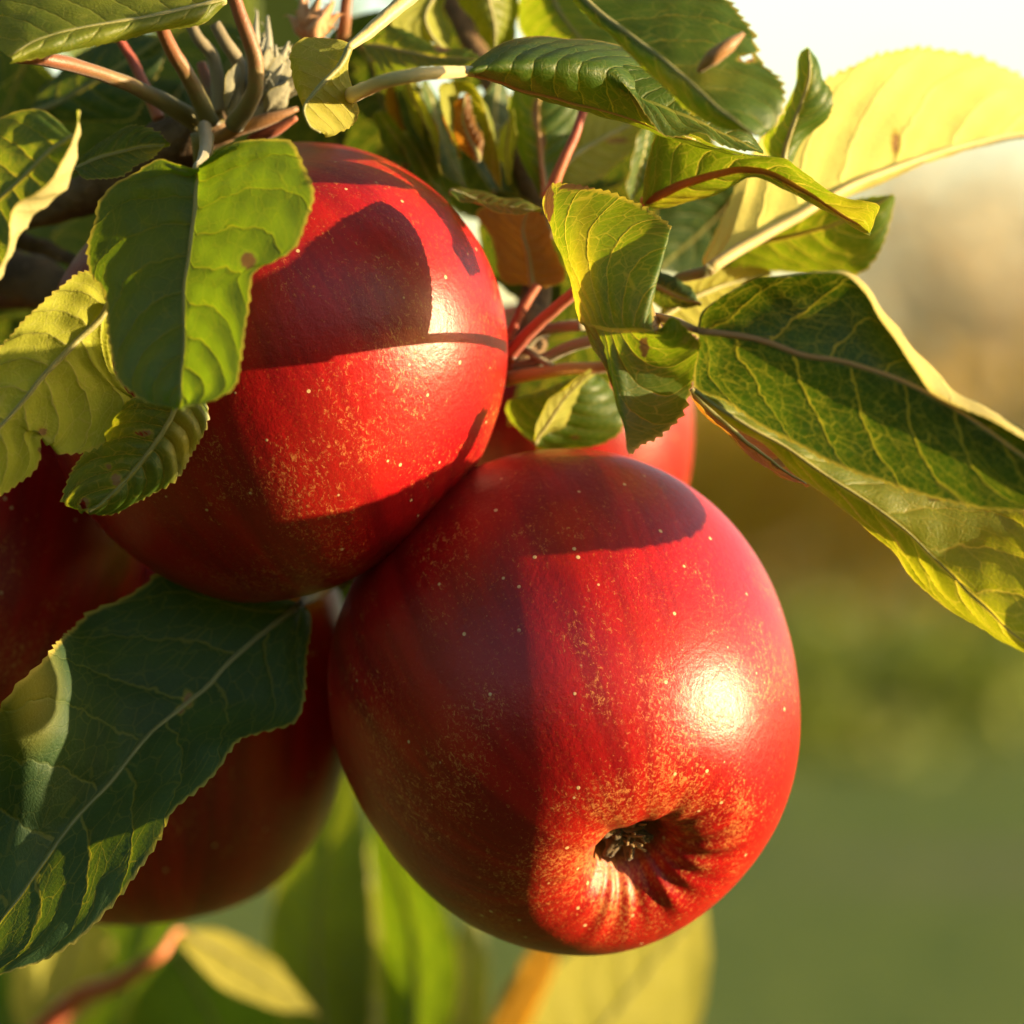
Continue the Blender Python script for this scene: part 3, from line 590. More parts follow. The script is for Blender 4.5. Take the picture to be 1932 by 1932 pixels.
leaf(tb, [(-1, [(1147, 133), (1180, 120), (1240, 130), (1320, 165), (1400, 220), (1440, 285)], 0.2), (0, [(1147, 135), (1190, 180), (1250, 200), (1330, 235), (1440, 290)], 0.0),
          (1, [(1150, 140), (1198, 185), (1225, 225), (1257, 253), (1319, 253), (1353, 273), (1440, 292)], -0.2)], (1280, 200, -5.2, 0.1, -0.3), nt=90, ns=28, teeth=22, amp=0.035, seed=32, midrib=False)
# B3 blurred front leaf, top
leaf(tb, [(-1, [(1040, -60), (1100, 10), (1160, 70), (1230, 140), (1300, 205), (1368, 242), (1400, 252), (1430, 256)], 0.3),
          (0, [(1050, -60), (1110, 10), (1182, 66), (1237, 106), (1292, 150), (1360, 210), (1430, 256)], -0.3),
          (1, [(1200, -90), (1300, -40), (1372, 2), (1402, 34), (1420, 58), (1430, 92), (1440, 115), (1458, 133), (1471, 150), (1481, 185), (1476, 205), (1457, 244), (1432, 256)], 0.5)],
     (1250, 100, -7.6, -0.35, -0.5), nt=130, ns=40, teeth=24, amp=0.09, seed=33, holes=[(1410, 110, 15, 8)], yspots=[(1300, 150, 90, 30, 0.4)], mid_mat=M_MID, relief=0.07, label="large soft-focus leaf hanging in from the top edge with a small hole")
# torn dry strip on it
sp = [P(1318, 134, -8.3), P(1345, 108, -8.5), P(1372, 88, -8.5), P(1403, 64, -8.3)]
tube("dry_strip", sp, [0.0004, 0.0012, 0.0010, 0.0003], M_STKO, tb, n=14, label="curled yellow-orange dry shred on the soft-focus leaf")
# B5 leaf with red rib and twisted tail
leaf(tb, [(-1, [(1216, 386), (1226, 300), (1242, 250), (1290, 246), (1353, 273), (1415, 290), (1480, 297), (1503, 318), (1558, 362), (1600, 378), (1660, 386), (1652, 420), (1643, 440)], -0.5),
          (0, [(1216, 386), (1285, 349), (1353, 328), (1425, 321), (1490, 345), (1560, 388), (1643, 440)], 0.0),
          (1, [(1216, 388), (1240, 394), (1302, 380), (1353, 363), (1395, 336), (1430, 330), (1490, 362), (1550, 394), (1600, 422), (1643, 440)], -0.5)],
     (1400, 330, -2.7, -0.4, 0.2), face='under', nt=150, ns=36, teeth=26, amp=0.035, seed=34, mid_mat=M_MIDR, mid_r=0.085, yspots=[(1300, 380, 70, 20, 0.6), (1600, 400, 60, 40, 0.5)], label="twisted leaf with a bright red rib and pointed curled tail")
# C leaves behind, top centre
leaf(tb, [(-1, [(860, -80), (800, -40), (760, 0), (735, 40), (760, 62), (800, 78), (846, 102)], 0.0), (0, [(870, -80), (830, -20), (805, 30), (815, 65), (846, 102)], -0.2), (1, [(880, -80), (850, -20), (838, 20), (848, 60), (848, 102)], 0.3)],
     (800, 40, 1.2, 0.9, 0), mat=M_LEAFY, face='under', nt=80, ns=26, seed=35, teeth=16)
leaf(tb, [(-1, [(682, 85), (700, 60), (723, 51), (771, 60), (812, 82), (840, 86), (874, 92), (904, 109)], 0.2), (0, [(682, 85), (730, 92), (790, 105), (850, 112), (904, 112)], 0.0), (1, [(682, 85), (708, 115), (737, 138), (805, 130), (870, 124), (904, 114)], -0.3)],
     (780, 95, 0.2, -0.6, -0.4), nt=90, ns=26, teeth=16, amp=0.07, seed=36, spots=[(835, 90, 14, 10)], label="dark leaf with rounded brown-tipped teeth above the cream stalk")
leaf(tb, [(-1, [(850, -60), (862, 0), (890, 40), (915, 75), (932, 96)], 0.2), (0, [(910, -60), (925, 0), (935, 50), (935, 96)], -0.2), (1, [(980, -60), (975, 10), (974, 45), (972, 72), (940, 96)], 0.6)],
     (930, 30, 1.6, 0.3, 0), mat=M_LEAFY, nt=80, ns=26, teeth=14, seed=37)
leaf(tb, [(-1, [(975, -60), (976, 0), (985, 60), (1010, 90), (1060, 120)], 0.2), (0, [(1040, -60), (1050, 0), (1090, 60), (1150, 120)], -0.2), (1, [(1140, -60), (1160, 0), (1190, 50), (1210, 90), (1200, 120)], 0.4)],
     (1080, 30, 1.8, -0.7, -0.2), nt=80, ns=26, teeth=16, seed=38)
# curled leaf with bright rim
leaf(tb, [(-1, [(870, 300), (852, 260), (842, 225), (856, 175), (880, 178), (893, 219), (908, 255), (912, 300)], 0.0), (0, [(866, 300), (868, 230), (872, 176), (900, 196), (922, 235), (930, 300), (935, 345)], -0.2),
          (1, [(868, 300), (835, 190), (829, 164), (860, 152), (890, 160), (912, 190), (929, 239), (936, 300), (946, 362)], -0.5)], (890, 240, 1.0, 0.7, 0), mat=M_LEAFY, face='under', nt=90, ns=26, teeth=14, seed=39, midrib=False, label="curled leaf with a bright yellow rim")
leaf(tb, [(-1, [(905, 300), (867, 284), (845, 250), (838, 215), (850, 190), (878, 178)], 0.0), (0, [(905, 300), (885, 260), (872, 220), (878, 178)], -0.2), (1, [(908, 300), (911, 262), (900, 235), (892, 215), (885, 190), (878, 178)], 0.0)],
     (880, 240, 0.6, -0.8, 0), mat=M_LEAFB, nt=60, ns=22, teeth=10, seed=40)
# thin upright blades and edge-on leaves
def blade(pts, w, dep, mat, seed, parent=None, face='top', tw=0.4, label=None):
    pts = np.array(pts, float); n = len(pts); A, M, B = [], [], []
    for i, (x, y) in enumerate(pts):
        t = i/(n-1); a = pts[min(i+1, n-1)] - pts[max(i-1, 0)]; a /= np.hypot(*a); pr = np.array([-a[1], a[0]]); ww = w/2*math.sin(math.pi*min(max(t, 0.02), 0.98))**0.7
        M.append((x, y)); A.append((x + pr[0]*ww, y + pr[1]*ww, -tw)); B.append((x - pr[0]*ww, y - pr[1]*ww, tw))
    return leaf(parent or tb, [(-1, A, 0), (0, M, 0), (1, B, 0)], (pts[0][0], pts[0][1], dep, 0, 0), mat=mat, face=face, nt=70, ns=20, teeth=14, amp=0.03, seed=seed, mid_r=0.035, label=label)
blade([(712, 210), (735, 250), (760, 285), (782, 312)], 52, 1.4, M_LEAF, 41)
blade([(765, 110), (772, 170), (792, 215), (812, 260), (832, 330)], 34, 1.6, M_LEAFY, 42, face='under', tw=-1.2, label="pale narrow leaf seen edge-on")
blade([(733, 150), (742, 220), (755, 270), (768, 320)], 30, 2.2, M_LEAFB, 43)
blade([(760, 250), (785, 290), (810, 340), (850, 380)], 42, 1.2, M_LEAF, 44)
blade([(800, 150), (820, 220), (845, 300), (880, 360)], 60, 2.4, M_LEAF, 45)
blade([(968, 205), (958, 250), (955, 300), (962, 345)], 30, 1.6, M_LEAFY, 46, face='under', tw=-0.8)
blade([(940, 150), (930, 230), (945, 320), (990, 390)], 90, 3.2, M_LEAFD, 47)
leaf(tb, [(-1, [(1027, 372), (990, 320), (970, 260), (962, 200), (985, 150), (1020, 120)], 0.0), (0, [(1030, 372), (1020, 300), (1012, 220), (1018, 160), (1025, 110)], -0.2), (1, [(1034, 372), (1060, 310), (1085, 260), (1100, 205), (1080, 150), (1030, 110)], 0.3)],
     (1030, 250, 1.0, -0.5, -0.1), nt=90, ns=28, teeth=14, seed=48, mid_mat=M_MIDB, spots=[(1012, 215, 8, 30), (1022, 270, 7, 25)], label="dark upright leaf with a brown streak along its rib")
leaf(tb, [(-1, [(1046, 345), (1055, 300), (1085, 245), (1106, 206), (1160, 205), (1212, 222)], 0.2), (0, [(1046, 345), (1075, 298), (1130, 262), (1212, 222)], 0.0), (1, [(1048, 345), (1080, 350), (1113, 345), (1147, 325), (1190, 285), (1205, 256), (1212, 224)], -0.2)],
     (1120, 270, 1.8, 0.9, 0), mat=M_LEAFY, face='under', nt=80, ns=28, seed=49, teeth=16, spots=[(1165, 265, 22, 5)], yellow=0.3, label="yellow mottled leaf behind the pink stalk")
tube("stalk", [P(1103, 200, -0.6), P(1085, 255, -0.7), P(1060, 310, -0.8), P(1036, 372, -0.8)], [0.00075, 0.0008, 0.0009, 0.0011], M_STKR, tb, n=20, label="pink leaf stalk lit along one side")
blade([(1222, 235), (1212, 280), (1202, 330), (1190, 378)], 34, 0.4, M_LEAF, 50)
leaf(tb, [(-1, [(850, 360), (885, 358), (940, 369), (985, 380), (1022, 397)], 0.3), (0, [(850, 360), (895, 376), (950, 390), (1022, 397)], 0.0), (1, [(850, 362), (890, 385), (945, 401), (1000, 400), (1022, 398)], -0.4)],
     (930, 380, -1.4, -0.2, -0.9), nt=70, ns=20, teeth=10, amp=0.03, seed=51)
# deep shade behind the top shoot and the right spur
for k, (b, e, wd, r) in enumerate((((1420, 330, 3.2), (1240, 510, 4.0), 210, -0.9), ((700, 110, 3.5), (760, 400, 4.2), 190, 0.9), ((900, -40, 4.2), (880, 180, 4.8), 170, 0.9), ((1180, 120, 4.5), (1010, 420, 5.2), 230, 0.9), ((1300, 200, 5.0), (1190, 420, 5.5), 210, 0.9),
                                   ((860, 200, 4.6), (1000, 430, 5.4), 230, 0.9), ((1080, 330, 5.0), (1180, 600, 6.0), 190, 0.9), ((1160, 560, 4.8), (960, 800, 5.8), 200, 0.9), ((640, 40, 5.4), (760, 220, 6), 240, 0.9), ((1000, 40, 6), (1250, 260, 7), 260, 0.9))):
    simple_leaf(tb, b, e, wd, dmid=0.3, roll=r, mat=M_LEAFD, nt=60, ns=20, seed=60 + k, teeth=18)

# ------------------------------------------------------------------ right spur
rb = empty("apple_branch", tuple(P(1100, 620, 1)), "leafy apple spur between the two front apples fanning out to the right", "branch", "leafy branches of the apple tree")
tube("twig", [P(930, 700, 1.2), P(985, 670, 0.4), P(1010, 560, 1.4), P(1020, 420, 2.5)], [0.0028, 0.0030, 0.0024, 0.0022], M_BARK, rb, n=24, sides=12, lump=0.12)
for pts, r, mt in (([(962, 668, -0.6), (1000, 625, -0.9), (1045, 585, -1.1), (1092, 545, -1.3)], 0.00105, M_STKR), ([(958, 640, 0.1), (985, 585, 0.1), (1014, 538, 0.2)], 0.0008, M_STKR),
                   ([(985, 660, 0.2), (1010, 630, 0.0), (1050, 618, -0.2), (1100, 614, -0.8)], 0.0010, M_STKG), ([(970, 700, -0.2), (1025, 678, -0.4), (1070, 656, -0.6), (1125, 640, -0.8)], 0.0010, M_STKG),
                   ([(955, 716, -0.3), (1005, 706, -0.5), (1067, 697, -0.6), (1150, 690, -0.6), (1310, 640, -1.4)], 0.0010, M_STKO), ([(985, 655, -0.3), (1010, 672, -0.5), (1045, 694, -0.6)], 0.0006, M_STKG)):
    tube("stalk", [P(*p) for p in pts], [r*1.15, r, r*0.95, r*0.9], mt, rb, n=22)
# E1 the centre leaf turned to the camera
leaf(rb, [(-1, [(1096, 611), (1090, 595), (1065, 500), (1028, 385), (1040, 352), (1062, 347), (1110, 353), (1160, 366), (1205, 385), (1240, 405), (1267, 432), (1248, 485), (1228, 545), (1232, 590), (1245, 622)], 1.0),
          (0, [(1096, 611), (1130, 614), (1170, 618), (1205, 621), (1245, 626)], -0.2),
          (1, [(1096, 611), (1110, 645), (1140, 690), (1165, 755, 0.3), (1178, 810, 0.2), (1188, 855, 0.2), (1215, 838, 0.6), (1250, 820, 1.0), (1285, 785, 1.4), (1305, 730, 1.5), (1320, 680, 1.2), (1324, 655, 0.8), (1300, 625), (1270, 600), (1245, 626)], -0.5)],
     (1096, 611, -5.3, -0.9, 0.0), nt=190, ns=48, teeth=44, amp=0.06, seed=70, nv=9, spots=[(1215, 655, 9, 18), (1238, 612, 6, 14), (1245, 585, 12, 26), (1036, 380, 9, 40), (1090, 352, 50, 6)], yspots=[(1100, 600, 30, 200, 0.8)], midrib=False, label="yellow-green leaf in the middle with small brown specks and fine branching veins")
leaf(rb, [(-1, [(1005, 542), (950, 528), (925, 450), (896, 400), (940, 385), (1000, 385)], 0.2), (0, [(1007, 542), (1000, 480), (990, 430), (1000, 385)], 0.0), (1, [(1010, 542), (1032, 541), (1066, 525), (1045, 460), (1025, 410), (1000, 385)], 0.0)],
     (980, 460, 0.6, -0.5, 0), mat=M_LEAFB, face='under', nt=70, ns=24, seed=71, teeth=12, label="rust-brown leaf between the upper apple and the centre leaf")
leaf(rb, [(-1, [(1008, 838), (965, 800), (958, 765), (1000, 745), (1050, 724), (1108, 701)], 0.0), (0, [(1010, 838), (1030, 790), (1070, 745), (1112, 702)], -0.3), (1, [(1012, 840), (1060, 850), (1125, 842), (1172, 815), (1172, 775), (1150, 725), (1116, 702)], 0.5)],
     (1070, 780, 0.2, -0.5, -0.3), nt=80, ns=28, teeth=16, seed=72, spots=[(1085, 825, 8, 4)], label="olive leaf tucked between the two big apples")
blade([(1008, 832), (1035, 800), (1070, 750), (1117, 700)], 44, -0.5, M_LEAFY, 73, parent=rb, face='under', tw=-0.5, label="small bright yellow curled leaf edge")
for k, (b, e, wd, r) in enumerate((((930, 360, 2.8), (1050, 600, 3.4), 150, 0.8), ((1130, 520, 3.0), (960, 640, 3.6), 120, 0.6))):
    simple_leaf(rb, b, e, wd, dmid=0.2, roll=r, mat=M_LEAFD, nt=50, ns=18, seed=150 + k, teeth=16)
# D1 big sunlit leaf
leaf(rb, [(-1, [(1330, 506), (1326, 489), (1350, 444), (1377, 383), (1401, 328), (1450, 235), (1520, 170), (1560, 148), (1600, 128), (1660, 101), (1740, 88), (1830, 105), (1905, 135), (1990, 190), (2060, 260)], 0.4),
          (0, [(1330, 508), (1400, 468), (1500, 415), (1600, 358), (1700, 318), (1800, 284), (1932, 255), (2060, 262)], -0.2),
          (1, [(1330, 510), (1410, 472), (1500, 425), (1600, 366), (1700, 326), (1800, 291), (1932, 262), (2060, 264)], 1.2)],
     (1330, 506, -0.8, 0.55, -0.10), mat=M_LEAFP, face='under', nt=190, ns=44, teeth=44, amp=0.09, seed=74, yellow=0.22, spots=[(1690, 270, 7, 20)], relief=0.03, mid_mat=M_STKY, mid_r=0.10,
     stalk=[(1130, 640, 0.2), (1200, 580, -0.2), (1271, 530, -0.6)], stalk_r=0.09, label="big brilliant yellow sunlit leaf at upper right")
leaf(rb, [(-1, [(1330, 508), (1400, 462), (1470, 425), (1560, 384), (1620, 376), (1685, 365)], 0.0), (0, [(1330, 510), (1415, 462), (1500, 440), (1586, 415), (1685, 368)], -0.2),
          (1, [(1335, 514), (1390, 512), (1450, 508), (1540, 520), (1615, 520), (1655, 485), (1672, 440), (1686, 370)], 0.3)], (1500, 450, 0.9, -0.6, 0), nt=90, ns=28, seed=75, teeth=20, amp=0.04, label="flat green leaf below the bright yellow one")
leaf(rb, [(-1, [(1480, 330), (1450, 290), (1447, 258), (1484, 196), (1498, 160), (1503, 130), (1512, 106), (1527, 92)], 0.3), (0, [(1485, 330), (1480, 290), (1500, 220), (1525, 150), (1528, 92)], -0.2),
          (1, [(1490, 330), (1498, 300), (1520, 262), (1558, 228), (1570, 200), (1568, 174), (1556, 150), (1545, 115), (1530, 92)], 0.3)], (1510, 200, -1.0, -0.6, -0.1), nt=80, ns=28, teeth=20, amp=0.05, seed=76, label="small upright green leaf against the white sky")
# D4 the dark veined leaf
leaf(rb, [(-1, [(1319, 618), (1325, 585), (1345, 565), (1377, 546), (1428, 522), (1491, 519), (1542, 513), (1592, 516), (1628, 545), (1655, 592), (1694, 655), (1725, 708), (1750, 740), (1782, 758), (1819, 774), (1878, 792), (1932, 826), (2010, 870), (2120, 960)], -0.25),
          (-0.86, [(1319, 619), (1324, 590), (1345, 570), (1378, 549), (1428, 525), (1491, 521), (1542, 516), (1595, 516), (1632, 541), (1663, 586), (1714, 653), (1757, 701), (1800, 741), (1858, 768), (1932, 811), (2020, 858), (2120, 960)], 0.55),
          (0, [(1319, 622), (1380, 632), (1440, 645), (1514, 673), (1577, 683), (1650, 703), (1718, 728), (1790, 765), (1860, 810), (1940, 868), (2030, 920), (2120, 962)], -0.15),
          (1, [(1317, 628), (1315, 660), (1308, 705), (1312, 735), (1370, 762), (1440, 808), (1506, 838), (1565, 870), (1624, 895), (1698, 921), (1745, 937), (1792, 947), (1850, 959), (1928, 967), (2010, 975), (2120, 965)], 0.35)],
     (1319, 622, -7.0, -0.38, 0.10), mat=M_LEAFD, nt=210, ns=60, teeth=46, amp=0.05, seed=77, nv=7.5, cup=-0.05, relief=0.05, mid_mat=M_MIDB, mid_r=0.052,
     stalk=[(1130, 640, -1.8), (1200, 600, -4.2), (1262, 603, -5.7)], stalk_r=0.08, stalk_mat=M_STKO, label="large dark green leaf with glowing yellow vein network at right")
leaf(rb, [(-1, [(1310, 740), (1380, 800), (1456, 842), (1500, 888), (1557, 927), (1624, 990), (1682, 1036), (1714, 1082), (1780, 1148), (1858, 1195, -0.2), (1932, 1226, -0.7), (2000, 1238, -1.4)], 0.5),
          (0, [(1310, 738), (1400, 798), (1456, 828), (1514, 864), (1561, 898), (1616, 931), (1702, 992), (1760, 1046), (1850, 1134, -0.2), (1932, 1210, -0.7), (2000, 1238, -1.4)], -0.2),
          (1, [(1312, 735), (1420, 770), (1540, 820), (1650, 860), (1780, 880, -0.2), (1900, 930, -0.6), (1960, 1020, -1.2), (1990, 1120, -1.5), (2000, 1238, -1.4)], 0.6)],
     (1320, 740, -6.6, 0.14, -0.06), nt=150, ns=44, teeth=40, amp=0.03, seed=78, mat=M_LEAFY, relief=0.07, nv=9, mid_r=0.03, label="pale yellow-green leaf drooping at the right edge below the dark one")
leaf(rb, [(-1, [(2090, 790, -1.8), (2080, 765, -3.0), (2080, 752, -4.1), (2080, 800, -5.0), (2080, 850, -5.8), (2080, 905, -6.6)], 0), (0, [(2090, 800, -1.8), (2075, 840, -3.2), (2070, 868, -4.6), (2075, 890, -5.6), (2080, 910, -6.6)], 0),
          (1, [(2090, 810, -1.8), (2080, 900, -2.6), (2080, 945, -3.8), (2080, 950, -4.9), (2080, 935, -5.9), (2080, 915, -6.6)], 0)], (0, 0, 0, 0, 0), nt=80, ns=26, seed=82, teeth=20)  # leaf added out of frame, shaped to cast shade on both front apples
leaf(rb, [(-1, [(1300, 735), (1350, 770), (1420, 820), (1480, 860), (1524, 916)], 0.2), (0, [(1300, 738), (1360, 792), (1430, 850), (1524, 918)], 0.0), (1, [(1300, 742), (1350, 798), (1408, 852), (1468, 892), (1526, 920)], -0.2)],
     (1420, 830, -3.2, -0.3, 0), mat=M_LEAFB, face='under', nt=60, ns=20, teeth=8, seed=79, spots=[(1470, 875, 14, 10)], label="narrow brownish leaf under the dark veined leaf")
leaf(rb, [(-1, [(1238, 605), (1262, 540), (1300, 515), (1360, 504), (1410, 503), (1455, 516)], 0.0), (0, [(1240, 607), (1300, 570), (1370, 540), (1455, 518)], -0.2), (1, [(1242, 612), (1290, 640), (1360, 620), (1420, 570), (1456, 520)], 0.2)],
     (1340, 560, 0.6, 0.8, 0), mat=M_LEAFY, face='under', nt=70, ns=24, teeth=18, seed=80, yellow=0.4)
leaf(rb, [(-1, [(1222, 520), (1245, 512), (1275, 523), (1302, 546), (1324, 573)], 0.0), (0, [(1222, 530), (1255, 545), (1290, 562), (1324, 574)], -0.2), (1, [(1222, 545), (1238, 574), (1268, 584), (1296, 580), (1324, 575)], 0.0)],
     (1270, 550, -0.8, -0.7, 0), mat=M_LEAFD, nt=60, ns=20, teeth=8, seed=81)

# ------------------------------------------------------------------ big shaded leaf lower left
gb = empty("apple_branch", tuple(P(600, 1130, 3)), "short spur under the upper apple carrying a big dark serrated leaf", "branch", "leafy branches of the apple tree")
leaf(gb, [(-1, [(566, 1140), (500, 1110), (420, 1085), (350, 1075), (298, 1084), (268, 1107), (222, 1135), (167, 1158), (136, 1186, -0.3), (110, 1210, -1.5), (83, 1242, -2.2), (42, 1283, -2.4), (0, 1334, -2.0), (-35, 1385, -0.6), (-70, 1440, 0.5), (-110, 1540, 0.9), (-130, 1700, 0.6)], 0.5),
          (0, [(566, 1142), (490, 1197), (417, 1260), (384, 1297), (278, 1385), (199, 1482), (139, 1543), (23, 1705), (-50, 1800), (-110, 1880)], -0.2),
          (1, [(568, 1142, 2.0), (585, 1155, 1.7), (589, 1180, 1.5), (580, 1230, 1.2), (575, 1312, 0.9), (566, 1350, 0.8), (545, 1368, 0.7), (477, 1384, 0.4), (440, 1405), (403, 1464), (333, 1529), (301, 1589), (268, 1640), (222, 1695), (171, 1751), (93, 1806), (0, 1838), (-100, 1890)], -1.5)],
     (300, 1380, -1.9, 0.42, -0.22), mat=M_LEAFG, nt=190, ns=52, teeth=42, amp=0.07, seed=90, nv=7.5, relief=0.06, spots=[(355, 1320, 8, 14), (340, 1340, 6, 8)], yspots=[(50, 1300, 60, 110, 0.7)], stalk=[(640, 1090, 2.2), (600, 1118, 1.2)], label="big dark serrated leaf across the shaded apple")  # yellow at the left corner puts its sunlit patch into the colour
tube("twig", [P(640, 1090, 2.2), P(700, 1040, 3.4), P(760, 960, 4.0), P(930, 700, 1.2)], [0.002, 0.0024, 0.0026, 0.0026], M_BARK, gb, n=20, lump=0.1)

SOFT = 12.0                               # the soft shoots hang this much further back (cm)
_P = P
def P(x, y, d=0.0): return _P(x, y, d + SOFT)
# ------------------------------------------------------------------ soft leaves lower down, further back
db = empty("apple_branch", tuple(P(300, 1900, 11)), "out-of-focus leafy shoot at the bottom left corner", "branch", "soft-focus shoots below the fruit")
simple_leaf(db, (335, 1755, 4.5), (600, 1915, 4.0), 95, mat=M_LEAFY, face='under', roll=-1.0, yellow=0.95, nt=60, ns=20, seed=110, label="soft yellow leaf streak under the shaded apple", stalk=[(40, 1985, 5.8), (150, 1880, 5), (215, 1858, 4.4), (300, 1800, 3.8)], stalk_r=0.2, stalk_mat=M_STKF)
simple_leaf(db, (330, 1790, 10.5), (480, 2120, 10.5), 330, mat=M_LEAFM, roll=0.5, nt=60, ns=20, seed=111)
simple_leaf(db, (160, 1700, 11), (60, 1990, 10.5), 190, mat=M_LEAFY, face='under', roll=-0.9, yellow=0.5, nt=60, ns=20, seed=112)
simple_leaf(db, (300, 1690, 12.5), (180, 2040, 12), 250, mat=M_LEAFM, roll=0.7, nt=60, ns=20, seed=113)
simple_leaf(db, (60, 1800, 12), (-60, 2080, 12), 220, mat=M_LEAFM, roll=0.4, nt=60, ns=20, seed=114)
tube("twig", [P(40, 1985, 5.8), P(-10, 2080, 9.4), P(60, 2300, 12), P(-100, 2700, 13)], [0.002, 0.0025, 0.003, 0.0035], M_BARK, db, n=20)
mb = empty("apple_branch", tuple(P(700, 1950, 9)), "out-of-focus upright leaves under the gap between apples", "branch", "soft-focus shoots below the fruit")
simple_leaf(mb, (640, 2080, 8.5), (660, 1440, 9.5), 200, mat=M_LEAFM, bend=-45, roll=-0.5, yellow=0.15, nt=70, ns=22, seed=115)
simple_leaf(mb, (760, 2080, 8.2), (700, 1520, 9.0), 150, mat=M_LEAFM, bend=60, roll=-0.6, nt=70, ns=22, seed=116)
simple_leaf(mb, (770, 2060, 9.8), (720, 1560, 10.5), 220, mat=M_LEAFY, bend=-50, roll=0.5, yellow=0.5, nt=70, ns=22, seed=117)
tube("twig", [P(640, 2080, 8.5), P(700, 2200, 9), P(760, 2500, 10), P(800, 2800, 11)], [0.0015, 0.002, 0.0025, 0.003], M_BARK, mb, n=16)
eb = empty("apple_branch", tuple(P(1080, 2000, 9)), "out-of-focus yellow leaves under the largest apple", "branch", "soft-focus shoots below the fruit")
simple_leaf(eb, (890, 2090, 10.5), (900, 1690, 11), 90, mat=M_LEAFY, bend=-15, roll=0.2, yellow=0.1, nt=60, ns=20, seed=118)
simple_leaf(eb, (920, 2010, 8.4), (1060, 1740, 8.8), 75, mat=M_LEAFB, roll=-0.5, yellow=0.2, face='under', nt=60, ns=20, seed=119, label="soft orange-tinted narrow leaf")
simple_leaf(eb, (1010, 2120, 9.2), (1330, 1700, 10.2), 300, mat=M_LEAFY, roll=0.7, yellow=0.8, face='under', nt=70, ns=22, seed=120, label="broad soft yellow leaf under the largest apple")
tube("twig", [P(920, 2010, 8.4), P(960, 2150, 9), P(1010, 2400, 10), P(1000, 2700, 11)], [0.0015, 0.002, 0.0025, 0.003], M_BARK, eb, n=16)

P = _P
leaf(gb, [(-1, [(900, 1330), (890, 1400), (890, 1690), (905, 1735)], 5.4), (0, [(905, 1330), (900, 1450), (900, 1680), (910, 1738)], 3.9), (1, [(910, 1330), (905, 1400), (910, 1690), (915, 1735)], 2.7)], (0, 0, 0, 0, 0), mat=M_LEAFD, nt=40, ns=16, seed=136, teeth=14)  # unseen leaf added behind the largest apple to stop sun reaching the rear one
leaf(gb, [(-1, [(722, 930), (712, 980), (712, 1190), (730, 1240)], 7.2), (0, [(722, 925), (718, 1000), (718, 1160), (732, 1245)], 4.8), (1, [(722, 930), (724, 980), (728, 1190), (735, 1240)], 1.6)], (0, 0, 0, 0, 0), mat=M_LEAFD, nt=40, ns=16, seed=137, teeth=14)  # unseen leaf added behind the upper apple, blocks sun on the rear apples
simple_leaf(gb, (540, 1020, 8.8), (700, 1240, 9.6), 300, roll=0.5, mat=M_LEAFD, nt=50, ns=18, seed=135, teeth=16)  # dark leaf added to keep the gap between the apples from showing bright
# ------------------------------------------------------------------ far background
BUSH = ('low green bush under the hidden left ochre tree', 'low green bush between the two left ochre trees', 'low green bush in front of the middle ochre tree', 'low green bush between the middle and the nearest ochre tree', 'low green bush in front of the nearest ochre tree')
tree(6.2, 38, 2.9, (2.6, 1.6, 1.3), M_FOCHRE, "ochre autumn tree, nearest of the blurred trees at right", seed=41)
tree(1.6, 40, 2.9, (2.4, 1.6, 1.4), M_FOCHRE, "ochre autumn tree directly behind the fruit, left of the nearest one", seed=42)
tree(-4.5, 41, 3.6, (2.5, 1.6, 1.6), M_FOCHRE, "ochre autumn tree hidden behind the left leaves", seed=43)
tree(8.5, 80, 7.6, (4.6, 3.0, 3.6), M_FTAN, "pale tan far tree above the ochre one at right", n=3200, leaf=0.25, seed=44)
tree(2.5, 84, 5.2, (3.5, 3.0, 2.6), M_FTAN, "pale tan far tree behind the middle ochre tree", n=2600, leaf=0.25, seed=45)
for k, (x, lb_) in enumerate(zip((-3.5, -0.5, 2.0, 4.6, 7.2), BUSH)):
    tree(x, (33, 31, 27, 35, 30)[k], (1.1, 1.0, 0.75, 1.2, 0.9)[k], (1.7, 0.9, 0.6), M_FBUSH, lb_, n=900, leaf=0.10, seed=50 + k, bush=True)

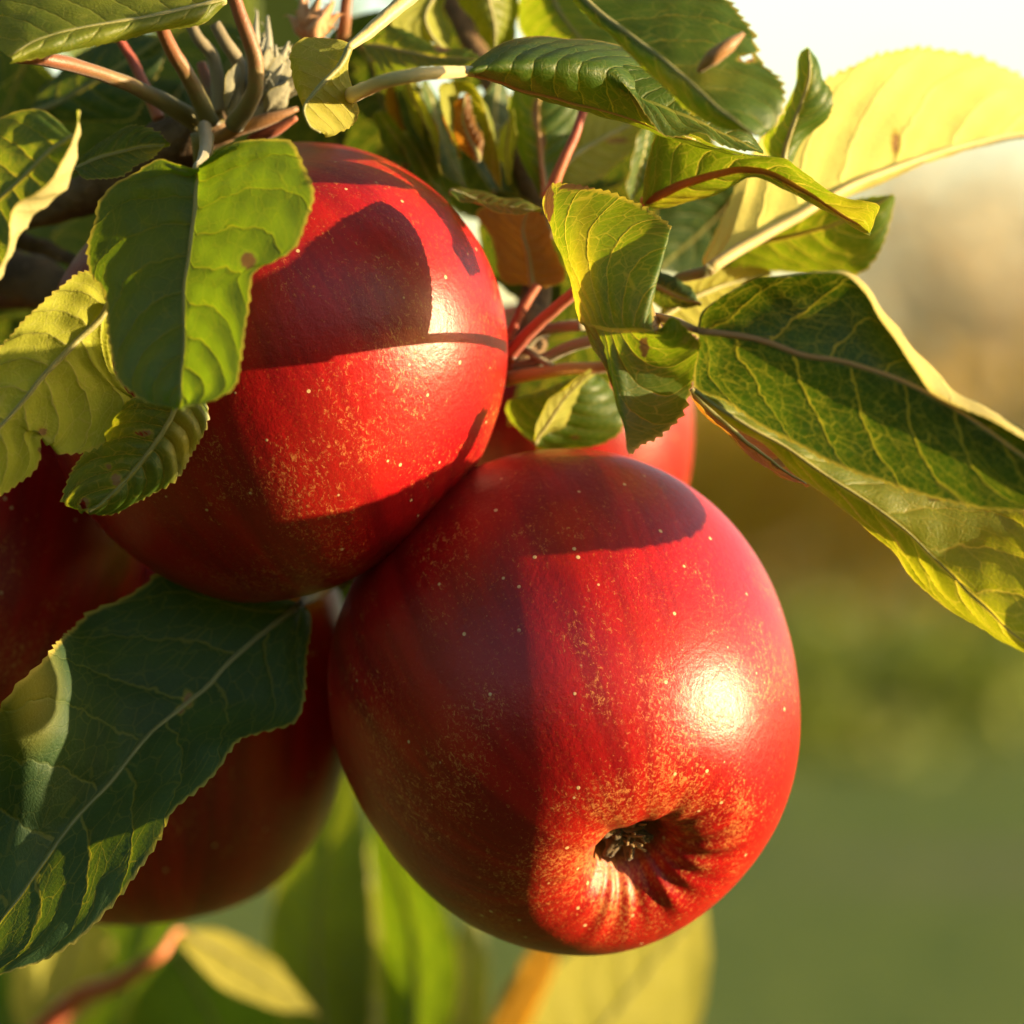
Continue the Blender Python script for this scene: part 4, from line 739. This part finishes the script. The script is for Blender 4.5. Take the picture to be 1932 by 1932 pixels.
# the rest of this apple tree: its crown above and behind the fruit, and an unseen row added behind the viewer to block skylight
def mass(name, boxes, n, size, mat, label, cat, seed):
    g = np.random.default_rng(seed); V, F, S = [], [], []
    vol = np.array([np.prod(np.array(b[1]) - np.array(b[0])) for b in boxes]); vol /= vol.sum()
    for b, share in zip(boxes, vol):
        lo, hi = np.array(b[0]), np.array(b[1])
        for k in range(int(n*share)):
            p = lo + (hi - lo)*g.random(3); a = g.normal(size=3); a[2] -= 0.6; a /= np.linalg.norm(a); c = np.cross(a, g.normal(size=3)); c /= np.linalg.norm(c); nn = np.cross(a, c)
            s = size*(0.7 + 0.6*g.random()); b0 = len(V)
            V += [p - a*s, p - a*s*0.2 + c*s*0.5 + nn*s*0.12, p + a*s, p - a*s*0.2 - c*s*0.5 + nn*s*0.12]; F += [(b0, b0+1, b0+2), (b0, b0+2, b0+3)]; S += [g.random()]*4
    t = empty(name, tuple((np.array(boxes[0][0]) + np.array(boxes[0][1]))/2 * np.array([1, 1, 0])), label, cat)
    o = add_mesh("crown", V, F, mat, t, smooth=False, attrs={"shade": S}); o["kind"] = "stuff"
    return t
at_ = mass("apple_tree", [((-1.6, 0.16, H + 0.03), (-0.03, 1.3, H + 0.9)), ((-1.6, -0.45, H + 0.20), (0.30, 1.0, H + 1.0)), ((-1.6, -0.35, H - 0.35), (-0.30, 0.9, H + 0.2))], 5200, 0.042, M_FGREEN, "crown and trunk of the apple tree above and behind the fruit", "tree", 5)
add_mesh("trunk", *merge_geo([tube_geo([(-0.8, 0.6, -0.1), (-0.78, 0.58, 0.7), (-0.75, 0.55, 1.4), (-0.7, 0.5, 2.0)], [0.07, 0.055, 0.045, 0.025], 16, 12, 0.06, 1),
   tube_geo([(-0.78, 0.58, 0.8), (-0.55, 0.35, 1.25), (-0.25, 0.12, 1.38), (-0.08, 0.06, 1.39)], [0.03, 0.02, 0.010, 0.005], 16, 10, 0.06, 2)]), M_TRUNK, at_)
row = mass("sky_block_row", [((-12, -3.6, 0.3), (7, -2.4, 2.3)), ((-4.5, -2.3, 0.2), (-3.0, 3, 2.6))], 6000, 0.16, M_FGREEN, "added unseen row of foliage behind and left of the viewer, blocking skylight", "added tree row", 6)
